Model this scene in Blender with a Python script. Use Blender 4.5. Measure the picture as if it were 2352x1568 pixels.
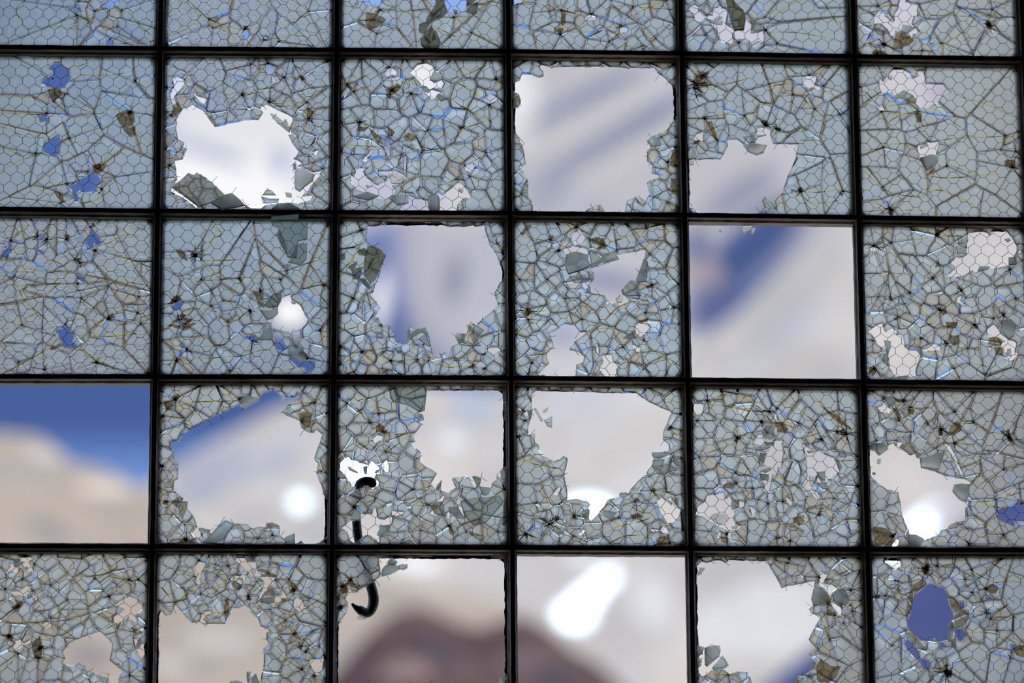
import bpy, bmesh, math, random
from mathutils import Vector, Matrix, noise
from mathutils.geometry import delaunay_2d_cdt, tessellate_polygon
scene = bpy.context.scene
for o in list(bpy.data.objects): bpy.data.objects.remove(o)
col = scene.collection
random.seed(11)
R = math.radians

# ------------------------------------------------------------------ camera
W, Hh, FMM = 2352, 1568, 150.0
FPX = FMM/36*W
CAM = Vector((-0.3524, -7.0066, 1.6))
_th, _ps, _ro = R(15.18032501), R(2.91039192), R(-0.34245837)
FWD = Vector((math.sin(_ps)*math.cos(_th), math.cos(_ps)*math.cos(_th), math.sin(_th)))
_r0 = Vector((math.cos(_ps), -math.sin(_ps), 0)); _u0 = _r0.cross(FWD)
RT = math.cos(_ro)*_r0 + math.sin(_ro)*_u0
UP = -math.sin(_ro)*_r0 + math.cos(_ro)*_u0
cd = bpy.data.cameras.new('camera'); cam = bpy.data.objects.new('camera', cd); col.objects.link(cam)
cam.matrix_world = Matrix((( RT.x, UP.x, -FWD.x, CAM.x), (RT.y, UP.y, -FWD.y, CAM.y), (RT.z, UP.z, -FWD.z, CAM.z), (0,0,0,1)))
cd.lens = FMM; cd.sensor_width = 36; cd.clip_end = 6000; cd.clip_start = 0.1
scene.camera = cam
def ray(px, py):
    return (FWD*FPX + RT*(px-W/2) - UP*(py-Hh/2))
def at(px, py, Y=0.0):
    d = ray(px, py); t = (Y-CAM.y)/d.y
    return CAM + d*t
cd.dof.use_dof = True
cd.dof.focus_distance = (at(W/2, Hh/2) - CAM).dot(FWD)
cd.dof.aperture_fstop = 2.75

scene.view_settings.view_transform = 'Standard'; scene.view_settings.look = 'None'
scene.view_settings.exposure = 0.0; scene.view_settings.gamma = 1.0
scene.view_settings.use_curve_mapping = False

def lin(c):
    return tuple((v/255/12.92 if v/255 <= .04045 else ((v/255+.055)/1.055)**2.4) for v in c)

# ------------------------------------------------------------------ node helper
class NB:
    def __init__(s, nt): s.nt = nt; s.nodes = nt.nodes; s.links = nt.links
    def n(s, typ, **kw):
        nd = s.nodes.new(typ)
        for k, v in kw.items():
            if k.startswith('_'): setattr(nd, k[1:], v)
        return nd
    def put(s, sock, v):
        if hasattr(v, 'is_output') or isinstance(v, bpy.types.NodeSocket): s.links.new(v, sock)
        elif isinstance(v, (tuple, list)) and len(v) == 3 and sock.type == 'RGBA': sock.default_value = (*v, 1)
        else: sock.default_value = v
    def m(s, op, a, b=None, c=None, clamp=False):
        nd = s.n('ShaderNodeMath', _operation=op, _use_clamp=clamp); s.put(nd.inputs[0], a)
        if b is not None: s.put(nd.inputs[1], b)
        if c is not None: s.put(nd.inputs[2], c)
        return nd.outputs[0]
    def mixc(s, f, a, b):
        nd = s.n('ShaderNodeMix', _data_type='RGBA'); s.put(nd.inputs[0], f); s.put(nd.inputs[6], a); s.put(nd.inputs[7], b)
        return nd.outputs[2]
    def noise(s, vec, scale, detail=2, rough=.5, dist=0):
        nd = s.n('ShaderNodeTexNoise'); s.put(nd.inputs['Vector'], vec); nd.inputs['Scale'].default_value = scale
        nd.inputs['Detail'].default_value = detail; nd.inputs['Roughness'].default_value = rough; nd.inputs['Distortion'].default_value = dist
        return nd.outputs[0]
    def ramp(s, v, a, b):
        nd = s.n('ShaderNodeMapRange', _interpolation_type='SMOOTHSTEP'); s.put(nd.inputs[0], v)
        nd.inputs[1].default_value = a; nd.inputs[2].default_value = b
        return nd.outputs[0]
    def blob(s, u, w, u0, w0, ru, rw, ang):
        """smooth elliptical patch in a (u, w) plane, 1 at the centre and 0 outside"""
        ca, sa = math.cos(ang), math.sin(ang)
        du = s.m('SUBTRACT', u, u0); dw = s.m('SUBTRACT', w, w0)
        a = s.m('ADD', s.m('MULTIPLY', du, ca/ru), s.m('MULTIPLY', dw, sa/ru))
        b = s.m('ADD', s.m('MULTIPLY', du, -sa/rw), s.m('MULTIPLY', dw, ca/rw))
        q = s.m('ADD', s.m('MULTIPLY', a, a), s.m('MULTIPLY', b, b))
        nd = s.n('ShaderNodeMapRange', _interpolation_type='SMOOTHSTEP'); s.put(nd.inputs[0], q)
        nd.inputs[1].default_value = 1.35; nd.inputs[2].default_value = .25
        return nd.outputs[0]

# ------------------------------------------------------------------ sky: deep blue with cloud banks and painted mountainside tones
world = bpy.data.worlds.new('sky'); scene.world = world; world.use_nodes = True
nb = NB(world.node_tree); nb.nodes.clear()
tc = nb.n('ShaderNodeTexCoord'); sp = nb.n('ShaderNodeSeparateXYZ'); nb.links.new(tc.outputs['Generated'], sp.inputs[0])
ysafe = nb.m('MAXIMUM', sp.outputs[1], 0.05)
U = nb.m('DIVIDE', sp.outputs[0], ysafe); Wv = nb.m('DIVIDE', sp.outputs[2], ysafe)
def dpx(px, py):
    d = ray(px, py); return d.x/d.y, d.z/d.y
PXT = dpx(1276, 784)[0]-dpx(1176, 784)[0]; PXT /= 100     # tangent units per pixel
wy = lambda py: dpx(1176, py)[1]
skyc = nb.mixc(nb.ramp(Wv, wy(330), wy(-60)), lin((72, 96, 155)), lin((142, 180, 248)))
skyc = nb.mixc(nb.ramp(Wv, wy(960), wy(1120)), skyc, lin((112, 148, 212)))
SKY_PATCHES = [  # cloud and sky tones; some stand in for snow slopes and shaded mountainside
 (140, 240, 190, 330, 0, (76, 102, 164)),
 (890, 620, 90, 220, 0, (108, 126, 180)), # px, py, half-width, half-height, turn, colour
 (1500, 300, 520, 330, 25, (192, 191, 200)), (2150, 260, 420, 420, 0, (205, 203, 213)),
 (1750, 130, 330, 190, 0, (200, 200, 215)), (1050, 600, 150, 300, -5, (186, 185, 198)), (1230, 640, 190, 300, 0, (186, 188, 202)),
 (1450, 640, 170, 110, 20, (196, 196, 206)), (1400, 800, 330, 110, 5, (206, 206, 212)),
 (600, 420, 330, 170, 0, (250, 250, 252)), (560, 270, 230, 110, 0, (228, 230, 236)), (960, 190, 90, 90, 0, (236, 236, 244)),
 (870, 430, 200, 90, 0, (192, 193, 214)), (1060, 440, 120, 90, 0, (206, 205, 212)),
 (1190, 230, 50, 130, 0, (232, 234, 238)), (668, 715, 58, 52, 0, (252, 252, 253)), (872, 690, 20, 80, 8, (250, 250, 252)),
 (405, 195, 40, 70, 0, (216, 222, 242)), (760, 300, 90, 150, 0, (226, 228, 236)),
 (1350, 220, 190, 26, -28, (146, 152, 176)), (1420, 300, 240, 24, -30, (150, 156, 180)), (1500, 270, 130, 22, -32, (140, 147, 174)), (1380, 350, 150, 26, -25, (156, 163, 182)),
 (1270, 430, 90, 28, -50, (160, 163, 182)), (1330, 300, 260, 22, -32, (204, 201, 206)), (1455, 350, 180, 22, -32, (205, 202, 206)),
 (480, 350, 110, 18, 20, (180, 188, 214)), (645, 372, 26, 40, 0, (170, 182, 212)), (1045, 640, 26, 70, 12, (142, 148, 168)),
 (1400, 645, 110, 26, 8, (140, 144, 178)), (1700, 445, 120, 40, -35, (152, 155, 176)), (2180, 215, 60, 40, 0, (176, 170, 194)),
 (1625, 620, 46, 34, -35, (150, 140, 160)), (1730, 560, 190, 62, -42, (72, 92, 142)), (1640, 700, 90, 34, -45, (98, 108, 150)), (1600, 560, 26, 50, 0, (92, 106, 152)),
(1622, 628, 44, 36, -35, (172, 158, 168)), (960, 478, 50, 14, 0, (140, 152, 196)), (918, 745, 14, 50, 0, (80, 98, 150)), (1290, 770, 60, 40, 0, (170, 174, 198)),
]
cc = skyc
for px, py, rx, ry, a, c in SKY_PATCHES:
    u0, w0 = dpx(px, py)
    cc = nb.mixc(nb.blob(U, Wv, u0, w0, rx*PXT, ry*PXT, -R(a)), cc, lin(c))
# outside the part of the sky the window faces, blue with thin cloud; unseen top brightened to light the glass
cn = nb.noise(tc.outputs['Generated'], 2.2, 3, .55)
far = nb.mixc(nb.ramp(cn, .50, .70), lin((132, 170, 236)), lin((236, 238, 240)))
far = nb.mixc(nb.ramp(Wv, .8, 1.5), far, (2.75, 3.7, 4.6))
vis = nb.m('MULTIPLY', nb.ramp(nb.m('ABSOLUTE', U), .34, .22), nb.ramp(Wv, .46, .375))
cc = nb.mixc(vis, far, cc)
bg = nb.n('ShaderNodeBackground'); nb.put(bg.inputs[0], cc); bg.inputs[1].default_value = 1.0
wo = nb.n('ShaderNodeOutputWorld'); nb.links.new(bg.outputs[0], wo.inputs[0])

# ------------------------------------------------------------------ sun, high and to the right behind the building
sl = bpy.data.lights.new('sun', 'SUN'); sun = bpy.data.objects.new('sun', sl); col.objects.link(sun)
sl.energy = 1.75; sl.angle = R(.53); sl.color = (1, .97, .92)
sdir = Vector((-.55, .62, -.56)).normalized()
sun.rotation_euler = sdir.to_track_quat('-Z', 'Y').to_euler(); sun.location = (20, -30, 40)

# ------------------------------------------------------------------ materials
def mat(name, base=(.5, .5, .5), rough=.6, metal=0, var=None, scale=8, bump=0, bscale=60):
    m = bpy.data.materials.new(name); m.use_nodes = True; nb = NB(m.node_tree)
    p = m.node_tree.nodes['Principled BSDF']
    p.inputs['Roughness'].default_value = rough; p.inputs['Metallic'].default_value = metal
    t = nb.n('ShaderNodeTexCoord').outputs['Object']
    if var:
        f = nb.ramp(nb.noise(t, scale, 4, .6), .35, .65); nb.put(p.inputs['Base Color'], nb.mixc(f, base, var))
    else: p.inputs['Base Color'].default_value = (*base, 1)
    if bump:
        b = nb.n('ShaderNodeBump'); b.inputs['Strength'].default_value = bump; b.inputs['Distance'].default_value = .002
        nb.put(b.inputs['Height'], nb.noise(t, bscale, 4)); nb.links.new(b.outputs[0], p.inputs['Normal'])
    return m
def tagp(o, label=None, cat=None, group=None, kind=None):
    if label: o['label'] = label
    if cat: o['category'] = cat
    if group: o['group'] = group
    if kind: o['kind'] = kind
    return o
def empty(name, loc=(0, 0, 0)):
    o = bpy.data.objects.new(name, None); col.objects.link(o); o.location = loc; o.empty_display_size = .05; return o
def mkobj(name, verts, faces, m, parent=None, smooth=False, slots=None, fmat=None):
    me = bpy.data.meshes.new(name)
    me.from_pydata([tuple(v) for v in verts], [], faces)
    for q in (slots or [m]): me.materials.append(q)
    if fmat: me.polygons.foreach_set('material_index', fmat)
    if smooth: me.polygons.foreach_set('use_smooth', [True]*len(me.polygons))
    me.update(); me.validate()
    o = bpy.data.objects.new(name, me); col.objects.link(o)
    if parent:
        o.parent = parent; o.matrix_parent_inverse = Matrix.Identity(4)
        o.location = -Vector(parent.location)
        # keep vertices in world coordinates, shift into the parent's frame
    return o
class MB:
    def __init__(s): s.v = []; s.f = []; s.m = []
    def add(s, vs, fs, mi=0):
        b = len(s.v); s.v += [tuple(v) for v in vs]; s.f += [tuple(i+b for i in f) for f in fs]; s.m += [mi]*len(fs)
    def box(s, a, b, mi=0):
        x0, y0, z0 = a; x1, y1, z1 = b
        s.add([(x0,y0,z0),(x1,y0,z0),(x1,y1,z0),(x0,y1,z0),(x0,y0,z1),(x1,y0,z1),(x1,y1,z1),(x0,y1,z1)],
              [(0,3,2,1),(4,5,6,7),(0,1,5,4),(1,2,6,5),(2,3,7,6),(3,0,4,7)], mi)
    def build(s, name, m, parent=None, smooth=False, slots=None):
        return mkobj(name, s.v, s.f, m, parent, smooth, slots, s.m if slots else None)

M_steel = mat('rusted_dark_steel', (.09, .043, .024), .6, 0, (.13, .062, .034), 30, .6, 400)
M_putty = mat('old_brown_putty', (.06, .038, .025), .9, 0, (.10, .065, .04), 60, .8, 300)
M_wall = mat('unseen_brown_concrete', (.36, .27, .2), .9, 0, (.42, .33, .25), 3, .3, 20)  # unseen hall walls, tone raised to bounce warm light onto the bars
M_wire = mat('dark_wire', (.010, .014, .022), .6)
M_hook = mat('blackened_iron', (.014, .011, .014), .5, .3, (.03, .02, .018), 40, .4, 200)
# One record per glazed opening: o = local frame (x, y, scale), hex lay of the wire, d = crack spacing,
# H = big holes, h = small holes (wire still spans them), Y = long yellow cracks, I = impact stars x,y,r,
# S = loose hanging shards, T = dark tinted flaps still lying on the sheet
PD={}
PD[1,1]=dict(o=(0,0,5.88),w='v',d=150,h="""1005,92 1030,85 1062,90 1050,120 1062,150 1015,172 1010,130
1280,150 1300,152 1292,178 1276,172
1476,-30 1470,28 1400,78 1368,104 1432,108 1475,136 1532,95 1602,42 1612,-30
1445,545 1490,550 1555,605 1530,618 1492,632 1450,600""",
Y="""360,-10 215,140 290,290 330,410
340,415 500,382 730,372 910,385 1090,420
720,370 830,290 950,210
900,370 1060,290 1270,180
1090,410 1180,320 1280,250
1660,150 1750,190 1870,330 2000,450 2090,530
1580,600 1760,585 1960,595 2080,550""",I="1040,220,110 1500,520,90 1285,160,80 1650,150,60 1060,30,70 1585,370,50")
PD[1,2]=dict(o=(360,0,5.345),w='f',d=150,h="""1068,385 1095,372 1120,392 1125,440 1165,455 1140,475 1095,492 1080,450 1064,420
1310,460 1340,450 1368,470 1350,485 1320,480""",
Y="""150,40 410,20 500,195 560,195 720,280 870,325 1040,385
170,450 390,340 520,200
1130,370 1400,320 1600,260 1820,205 1860,150 1500,0
1380,480 1480,475 1600,450 1780,448 1870,465 1960,550 2080,610
640,330 800,370 930,450 1010,560""",I="1085,370,110 1320,500,100 640,250,50 690,350,50 1860,150,40 1500,520,60")
PD[1,3]=dict(o=(760,0,5.345),w='f',d=120,h="""290,90 340,10 352,-30 610,-30 612,20 655,55 560,75 535,30 450,70 400,15 345,15 300,98
1250,-30 1290,25 1240,20
1395,-30 1400,40 1430,120 1500,175 1560,160 1640,130 1665,90 1670,-30""",
Y="""150,80 300,95
460,415 560,350 650,320 850,372 1110,410
650,60 800,105 950,170 1130,245
1245,315 1350,370 1470,430 1540,465
1350,560 1440,480 1480,430
1540,465 1700,435 1830,450 1950,510 2090,590
1650,140 1800,225 1950,330 2100,460
1830,5 1950,20 2090,50""",I="600,130,120 560,420,70 1510,220,80 1720,410,70 1000,140,45",
T="430,150 560,180 680,250 620,320 480,390 420,280",
S="""1290,-20 1385,-20 1400,40 1432,120 1430,150 1370,210 1210,285 1165,260 1170,220 1240,120 1280,60
1165,260 1215,285 1150,410 1080,390 1085,290
1240,310 1265,370 1290,470 1220,540 1150,500 1135,410
1265,370 1300,380 1320,440 1350,520 1330,580 1290,640 1210,640 1110,560 1095,470 1150,440 1230,520
1680,-20 1800,-20 1730,50 1665,88 1655,60
1800,20 1810,60 1795,160 1765,180 1655,140 1720,60
1500,115 1560,135 1550,170 1510,165""")
PD[1,4]=dict(o=(1150,0,5.345),w='v',d=105,h="""130,-30 150,60 190,55 270,20 280,-30
1035,215 1080,185 1150,200 1180,230 1140,250 1050,245
1465,350 1510,335 1560,360 1545,395 1470,405
1725,565 1750,555 1770,590 1745,590""",
Y="""180,60 330,30 510,70 590,130
590,130 750,130 920,180 1040,215
750,390 930,400 1200,400
1240,200 1370,110 1490,75 1640,95 1860,105 2110,125
1640,190 1750,130 2030,10
1190,310 1300,335 1430,350
1330,520 1450,410 1560,380
310,400 600,600
1340,640 1500,580 1750,575 2030,630""",I="1110,190,120 1470,320,110 1745,575,100 600,150,60 740,140,60 1620,95,50 1330,520,50 730,430,110 200,60,100 2030,20,90 1900,480,60",
T="730,110 800,150 800,280 750,330 740,250\n650,345 770,350 760,400 700,400 660,400")
PD[1,5]=dict(o=(1550,0,5.345),w='v',d=90,dl=(0,0,1200,700),h="""170,120 200,80 250,60 290,90 280,140 310,145 370,205 440,185 470,190 470,110 540,95 535,60 570,100 630,120 640,170 615,290 585,305 510,310 490,360 450,300 400,240 370,215 330,255 285,262 245,240 225,170
510,310 620,300 700,340 735,385 700,430 715,480 700,540 620,515 570,500 535,450 530,400
730,385 850,375 870,240 945,310 930,400 1020,395 1080,380 1095,460 1080,520 1020,500 945,550 870,470 800,480 740,480""",
Y="""1130,290 1280,160 1440,60 1590,0
1120,405 1380,400 1560,415 1800,460 2080,530
1790,0 1870,110 1960,260 2090,430
940,550 1100,550 1250,610 1430,680
870,240 980,230 1090,240
0,0 10,10""",I="250,110,110 1110,380,110 780,530,90 380,190,80 1100,220,70 380,440,60",
S="""625,-20 700,-20 760,60 840,130 870,240 850,370 730,385 690,290 650,130
480,235 520,200 580,195 585,225 500,248
380,230 470,250 590,265 585,300 520,300 440,275
930,400 945,310 1000,250 1065,290 1060,370 1000,400 950,410""")
PD[1,6]=dict(o=(1930,0,5.573),w='f',d=100,dl=(200,0,1100,780),h="""500,145 560,190 660,290 690,280 700,180 740,130 760,0 765,-30 830,-30 870,40 1000,60 975,130 990,180 940,200 905,310 960,350 1000,410 925,440 920,495 850,430 790,410 700,390 690,460 640,460 610,380 520,300 450,300 430,330 440,220 480,160""",
Y="""210,190 450,150 550,90 700,80
990,190 1230,200 1500,212 1800,212 2000,200 2200,150
1000,420 1130,490 1310,560 1550,430 1730,215
1060,610 1200,550
1420,620 1650,480 1800,380
1310,570 1400,660 1700,750
1860,0 2050,50 2210,100
230,650 400,540
250,340 400,340
1090,640 1180,750""",I="1900,330,190 1900,330,120 560,580,150 1000,60,70 1940,130,90 1040,660,70 480,90,60 1300,560,50 470,690,90",
T="660,640 720,420 820,430 950,520 860,600 760,640\n400,690 440,640 560,660 650,730 480,745",
S="800,310 900,330 965,350 860,430 780,390\n430,300 530,300 610,380 560,440 490,440 440,380")
PD[2,1]=dict(o=(0,120,4.02),w='v',d=125,h="""495,100 560,100 580,140 640,170 640,270 590,330 530,345 490,330 430,310 385,290 410,250 490,210 490,180 440,160
360,585 400,590 450,600 440,640 380,650
420,830 500,800 550,770 560,840 540,900 550,930 490,965 440,930 410,930
640,1240 690,1210 740,1190 740,1170 820,1130 850,1100 900,1140 930,1170 940,1220 880,1240 885,1280 800,1290 760,1290 740,1270 700,1310 725,1370 690,1380 670,1270""",
Y="""0,565 180,572 340,578 430,570
0,680 60,710 180,760 280,795 390,795 490,800
0,855 130,930 230,985
0,1110 60,1070 200,1000 360,945 430,925
640,160 760,120 890,65
690,200 800,215 960,218 1120,200 1260,170
530,510 660,505 800,545 920,572 1010,530 1190,540
570,830 780,838 980,848
290,1420 400,1330 520,1290 640,1262
340,1300 470,1245 640,1220
740,1400 900,1360 1050,1250
700,380 840,500 880,560
1090,830 970,1000 1020,1090 1120,1330
1270,730 1430,890
640,1155 780,1150""",I="430,570,80 600,390,90 640,800,80 900,1080,90 1190,560,80 330,940,70 620,1220,70 940,1270,80 560,1400,60 810,1110,60 500,460,60 490,250,150 1250,270,50",
T="1065,590 1130,550 1190,540 1240,580 1250,650 1180,700 1100,660\n1110,690 1180,700 1250,690 1255,770 1210,795 1150,740\n440,350 500,335 560,350 580,390 490,480\n850,1050 940,1030 990,1060 930,1120 870,1120\n500,1290 560,1300 610,1390 570,1400")
PD[2,2]=dict(o=(360,120,4.021),w='f',d=105,H="""185,620 240,530 330,490 420,540 470,590 540,690 650,665 740,650 810,630 940,628 985,555 960,510 1020,485 1090,520 1245,600 1260,620 1230,680 1240,740 1280,760 1320,860 1290,960 1260,980 1350,1030 1300,1050 1290,1100 1270,1190 1280,1270 1330,1290 1300,1380 1310,1400 1230,1390 1120,1390 1000,1410 960,1440 870,1440 810,1410 780,1370 690,1300 640,1320 620,1310 500,1190 370,1105 340,1130 290,1110 230,1170 165,1215 190,1170 165,1000 240,990 280,890 240,870 270,840 200,800 180,700 190,660""",
h="""1010,130 1050,120 1095,150 1080,190 1040,205 1010,175
1065,220 1110,230 1140,270 1075,290
150,250 175,232 250,255 258,280 220,340 160,410 170,450 200,500 180,520 140,450 130,380 165,330
345,370 380,410 460,430 440,480 400,450 350,400
1300,1050 1440,1110 1510,1100 1500,1150 1450,1200 1350,1330 1440,1320 1420,1360 1300,1400
1440,920 1500,900 1470,960
130,1250 200,1300 380,1420 370,1440 240,1340 140,1290""",
Y="""820,400 930,375 1030,330
1060,500 1230,505 1370,500
1340,260 1450,180
1400,670 1500,700 1600,750
1230,100 1340,170
550,1370 700,1300""",I="1050,470,90 1400,620,110 1330,230,100 790,400,80 1180,240,100 870,120,60 1030,110,80 1390,470,70 1530,1080,70 130,590,80 120,1050,80",
T="150,500 200,460 230,540 180,600 120,600\n1380,480 1450,560 1440,650 1390,640",
S="""1045,565 1080,570 1180,650 1240,700 1225,745 1170,700 1110,650
1215,760 1260,750 1330,860 1350,940 1300,900 1260,850
1180,615 1215,650 1210,690 1170,660
1280,1075 1340,1065 1460,1130 1440,1190 1370,1240 1320,1290 1280,1260 1270,1190
1260,1030 1290,1020 1290,1080 1260,1085
290,1110 340,1130 370,1105 500,1190 640,1320 500,1390 390,1430 300,1360 150,1235
620,1320 695,1300 780,1370 815,1410 760,1430 600,1460 500,1400
1060,1440 1130,1395 1230,1395 1330,1450 1310,1560 1050,1560
1020,1255 1100,1320 1050,1320 980,1320
965,1330 1040,1350 1130,1350 1120,1380 1040,1390 980,1390
1185,1290 1245,1300 1250,1340 1200,1335
465,590 500,585 550,660 540,690 500,640""")
PD[2,3]=dict(o=(760,120,4.021),w='v',d=85,h="""500,200 520,160 570,150 605,180 600,215 560,210 525,230
730,190 800,120 880,105 920,120 955,160 940,190 910,240 950,290 1020,260 1040,290 1020,330 940,330 900,350 840,300 810,260 780,230
870,375 930,350 1000,370 1025,380 970,400 960,430 930,430
1405,440 1480,390 1535,420 1530,460 1470,475 1420,460
455,768 535,790 545,960 535,990 500,900 480,830
180,1130 210,1150 260,1070 340,1075 290,1100 330,1160 400,1220 440,1230 460,1210 520,1190 525,1150 430,1105 600,1100 690,1150 650,1210 560,1230 595,1280 580,1310 500,1360 440,1350 320,1290 240,1270 190,1190
720,1320 790,1360 840,1355 890,1370 905,1430 910,1490 640,1480 650,1420 720,1390
975,1290 1030,1330 1100,1270 1190,1200 1220,1230 1270,1300 1290,1330 1220,1350 1170,1400 1160,1480 990,1490 1010,1400 1000,1340
1235,1060 1310,1030 1325,1060 1290,1110 1240,1090
1430,920 1465,905 1465,935 1435,940
285,1010 380,900 390,905 310,1015
190,940 215,885 205,950
680,960 695,955 690,1150 680,1150
655,835 670,825 690,840""",
Y="""160,300 280,245 400,180
130,400 330,390 520,400 610,430
100,580 270,650 430,770
660,300 850,305
1040,265 1240,215 1400,140 1530,85
1040,380 1200,500 1400,600 1480,650
890,720 1100,765
1240,700 1430,640
1100,260 1270,340 1400,430
660,840 850,880 1050,940 1250,1030
1280,1030 1420,950
100,860 240,865 470,880
680,1190 900,1180 980,1230 1180,1190
1320,1200 1560,1180 1610,1230
1400,1310 1590,1410""",I="150,300,110 740,390,110 1210,700,90 1460,490,110 570,350,90 520,400,70 270,650,70 890,730,60 650,950,60 1440,930,80 1530,260,70 210,370,60 1170,1180,60 850,1370,70 540,150,80 1280,1150,60",
T="510,350 620,290 650,330 590,390 540,410\n670,790 710,745 820,800 740,830 690,830\n380,780 360,720 470,800 440,860\n520,680 590,740 570,780 530,780\n290,740 350,700 250,690 230,730\n800,1010 870,900 830,900 780,1110",
S="""940,190 960,170 1000,220 1035,250 970,280 910,260
840,310 880,315 920,350 900,375 850,340
990,380 1070,430 1020,455 980,420
530,1120 600,1110 680,1160 640,1215 560,1210
550,1320 700,1320 690,1400 610,1410 540,1350
890,1320 960,1300 1005,1340 1010,1440 980,1480 910,1480 895,1400
1180,1255 1225,1270 1215,1300 1180,1285
320,1225 385,1240 330,1250
200,1330 340,1290 440,1330 350,1370 260,1350""")
PD[2,4]=dict(o=(1160,130,4.021),w='f',d=70,brk=1,H="""155,165 230,165 300,195 340,200 360,175 355,140 320,110 330,80 430,105 500,95 640,95 800,95 1000,98 1200,110 1370,105 1400,150 1480,205 1540,275 1560,310 1590,330 1592,540 1570,570 1530,620 1500,670 1450,700 1360,735 1310,790 1360,840 1310,870 1310,970 1360,1000 1350,1075 1450,1105 1310,1160 1330,1260 1300,1330 1270,1380 1200,1300 1125,1330 1100,1460 930,1460 900,1390 850,1355 770,1400 700,1455 320,1460 290,1420 260,1440 240,1320 215,1300 215,1140 190,1110 165,1080 175,1060 130,1020 195,990 190,960 170,850 130,740 85,680 65,640 65,480 130,470 148,420 130,350 80,320 65,250 140,220""",
I="1500,980,90 1500,1350,90 1440,750,60 160,1280,60",
T="1540,870 1590,850 1592,1050 1520,1010\n1530,1120 1580,1140 1592,1300 1540,1270",
S="""75,390 130,350 148,420 120,470 85,475
130,1250 205,1110 218,1300 180,1290
1195,1295 1220,1290 1300,1330 1285,1385 1230,1340
1310,775 1370,730 1430,760 1440,820 1350,835""")
PD[2,5]=dict(o=(1560,130,4.021),w='f',d=120,dl=(60,560,1150,1480),H="""440,770 540,770 590,810 640,880 720,910 770,890 810,820 700,800 730,750 810,730 840,720 865,810 1100,808 1075,930 1000,1100 960,1220 960,1250 880,1330 900,1420 850,1330 790,1290 760,1330 790,1400 700,1475 340,1465 200,1460 160,1410 90,1400 75,1300 75,960 130,955 320,950 380,955 450,830""",
h="""150,730 220,695 215,750 220,800 190,770 130,770
715,665 800,655 845,680 835,730 720,725
1140,205 1180,185 1262,183 1260,220 1245,260 1310,290 1290,315 1240,280 1190,295 1150,250
1455,555 1475,552 1470,565
1040,1230 1080,1260 1110,1250 1080,1290 1050,1260""",
Y="""80,590 250,560 430,540 590,550 690,630
180,310 400,265 620,210
800,300 900,265 1010,255 1150,262
810,415 900,385 1040,360 1140,385 1240,490 1440,505
630,530 740,450 810,450 850,480
1210,570 1290,550 1430,550
850,715 1000,695 1140,660
1110,775 1300,775
1110,1255 1300,1255 1500,1230
1230,1360 1370,1350 1490,1325
1340,330 1450,380 1560,480
1110,1280 1250,1380 1390,1475
240,640 330,740 350,780
990,95 1090,170""",I="140,300,180 160,260,140 220,180,100 1200,180,110 1480,540,100 800,640,120 900,670,90 1330,280,90 1510,1250,90 240,580,70 1050,360,40 1120,1250,110 350,780,60 150,800,80 1250,490,50 830,260,60 600,550,40",
T="110,240 180,150 280,140 240,220 270,290 160,300\n235,600 300,600 350,770 330,780 270,660",
S="""590,815 700,800 810,820 775,890 720,910 640,880
770,1310 800,1290 890,1390 880,1450 850,1475 800,1450
700,1475 780,1400 830,1475
590,740 700,725 700,790 640,800
130,830 160,900 130,1000 100,1000 110,930""")
PD[2,6]=dict(o=(1950,130,3.92),w='f',d=150,h="""275,190 310,235 345,180 400,120 480,118 550,150 560,190 600,190 630,165 610,130 672,125 688,250 850,250 915,325 880,340 840,350 800,410 740,440 690,470 640,470 590,420 610,390 560,340 490,300 450,330 400,350 380,300 350,330 300,330 278,280
255,450 300,445 320,480 300,495 275,480
615,810 720,780 820,760 780,880 740,880 700,910 635,905
700,1030 775,985 760,1020 720,1040""",
Y="""110,850 290,830 390,792 580,805 620,825
810,765 890,745 1150,735 1400,720
640,480 760,470 860,540 1000,640 1140,725
920,340 1050,380 1250,440 1450,535 1500,550
320,490 480,520 620,490
330,610 430,545 560,510
830,950 960,1000 1150,1070
720,1080 900,1095 1180,1072 1350,1062
330,1215 480,1250 660,1265 770,1205 920,1240 1130,1350 1165,1450
120,1285 200,1300 370,1385 560,1385 740,1405 890,1450
130,1400 330,1380
330,460 450,435 590,425
110,1000 200,1100 290,1190""",I="370,1380,110 370,1380,70 1470,1000,170 290,500,80 300,1180,60 880,990,50 310,820,50 720,770,50 620,500,70 650,940,70 100,280,90 1400,720,60 1500,860,80 1165,1450,40",
T="180,350 100,290 240,420 250,440\n690,1080 720,1030 770,1000 740,1060\n590,510 650,510 655,600 600,590",
S="""380,370 440,330 490,305 560,345 610,400 600,420 560,410 470,370
355,165 390,170 385,215 355,200
640,810 700,780 720,800 650,830
640,910 740,880 810,930 770,990 700,1030 670,970
560,170 630,170 600,190""")
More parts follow.
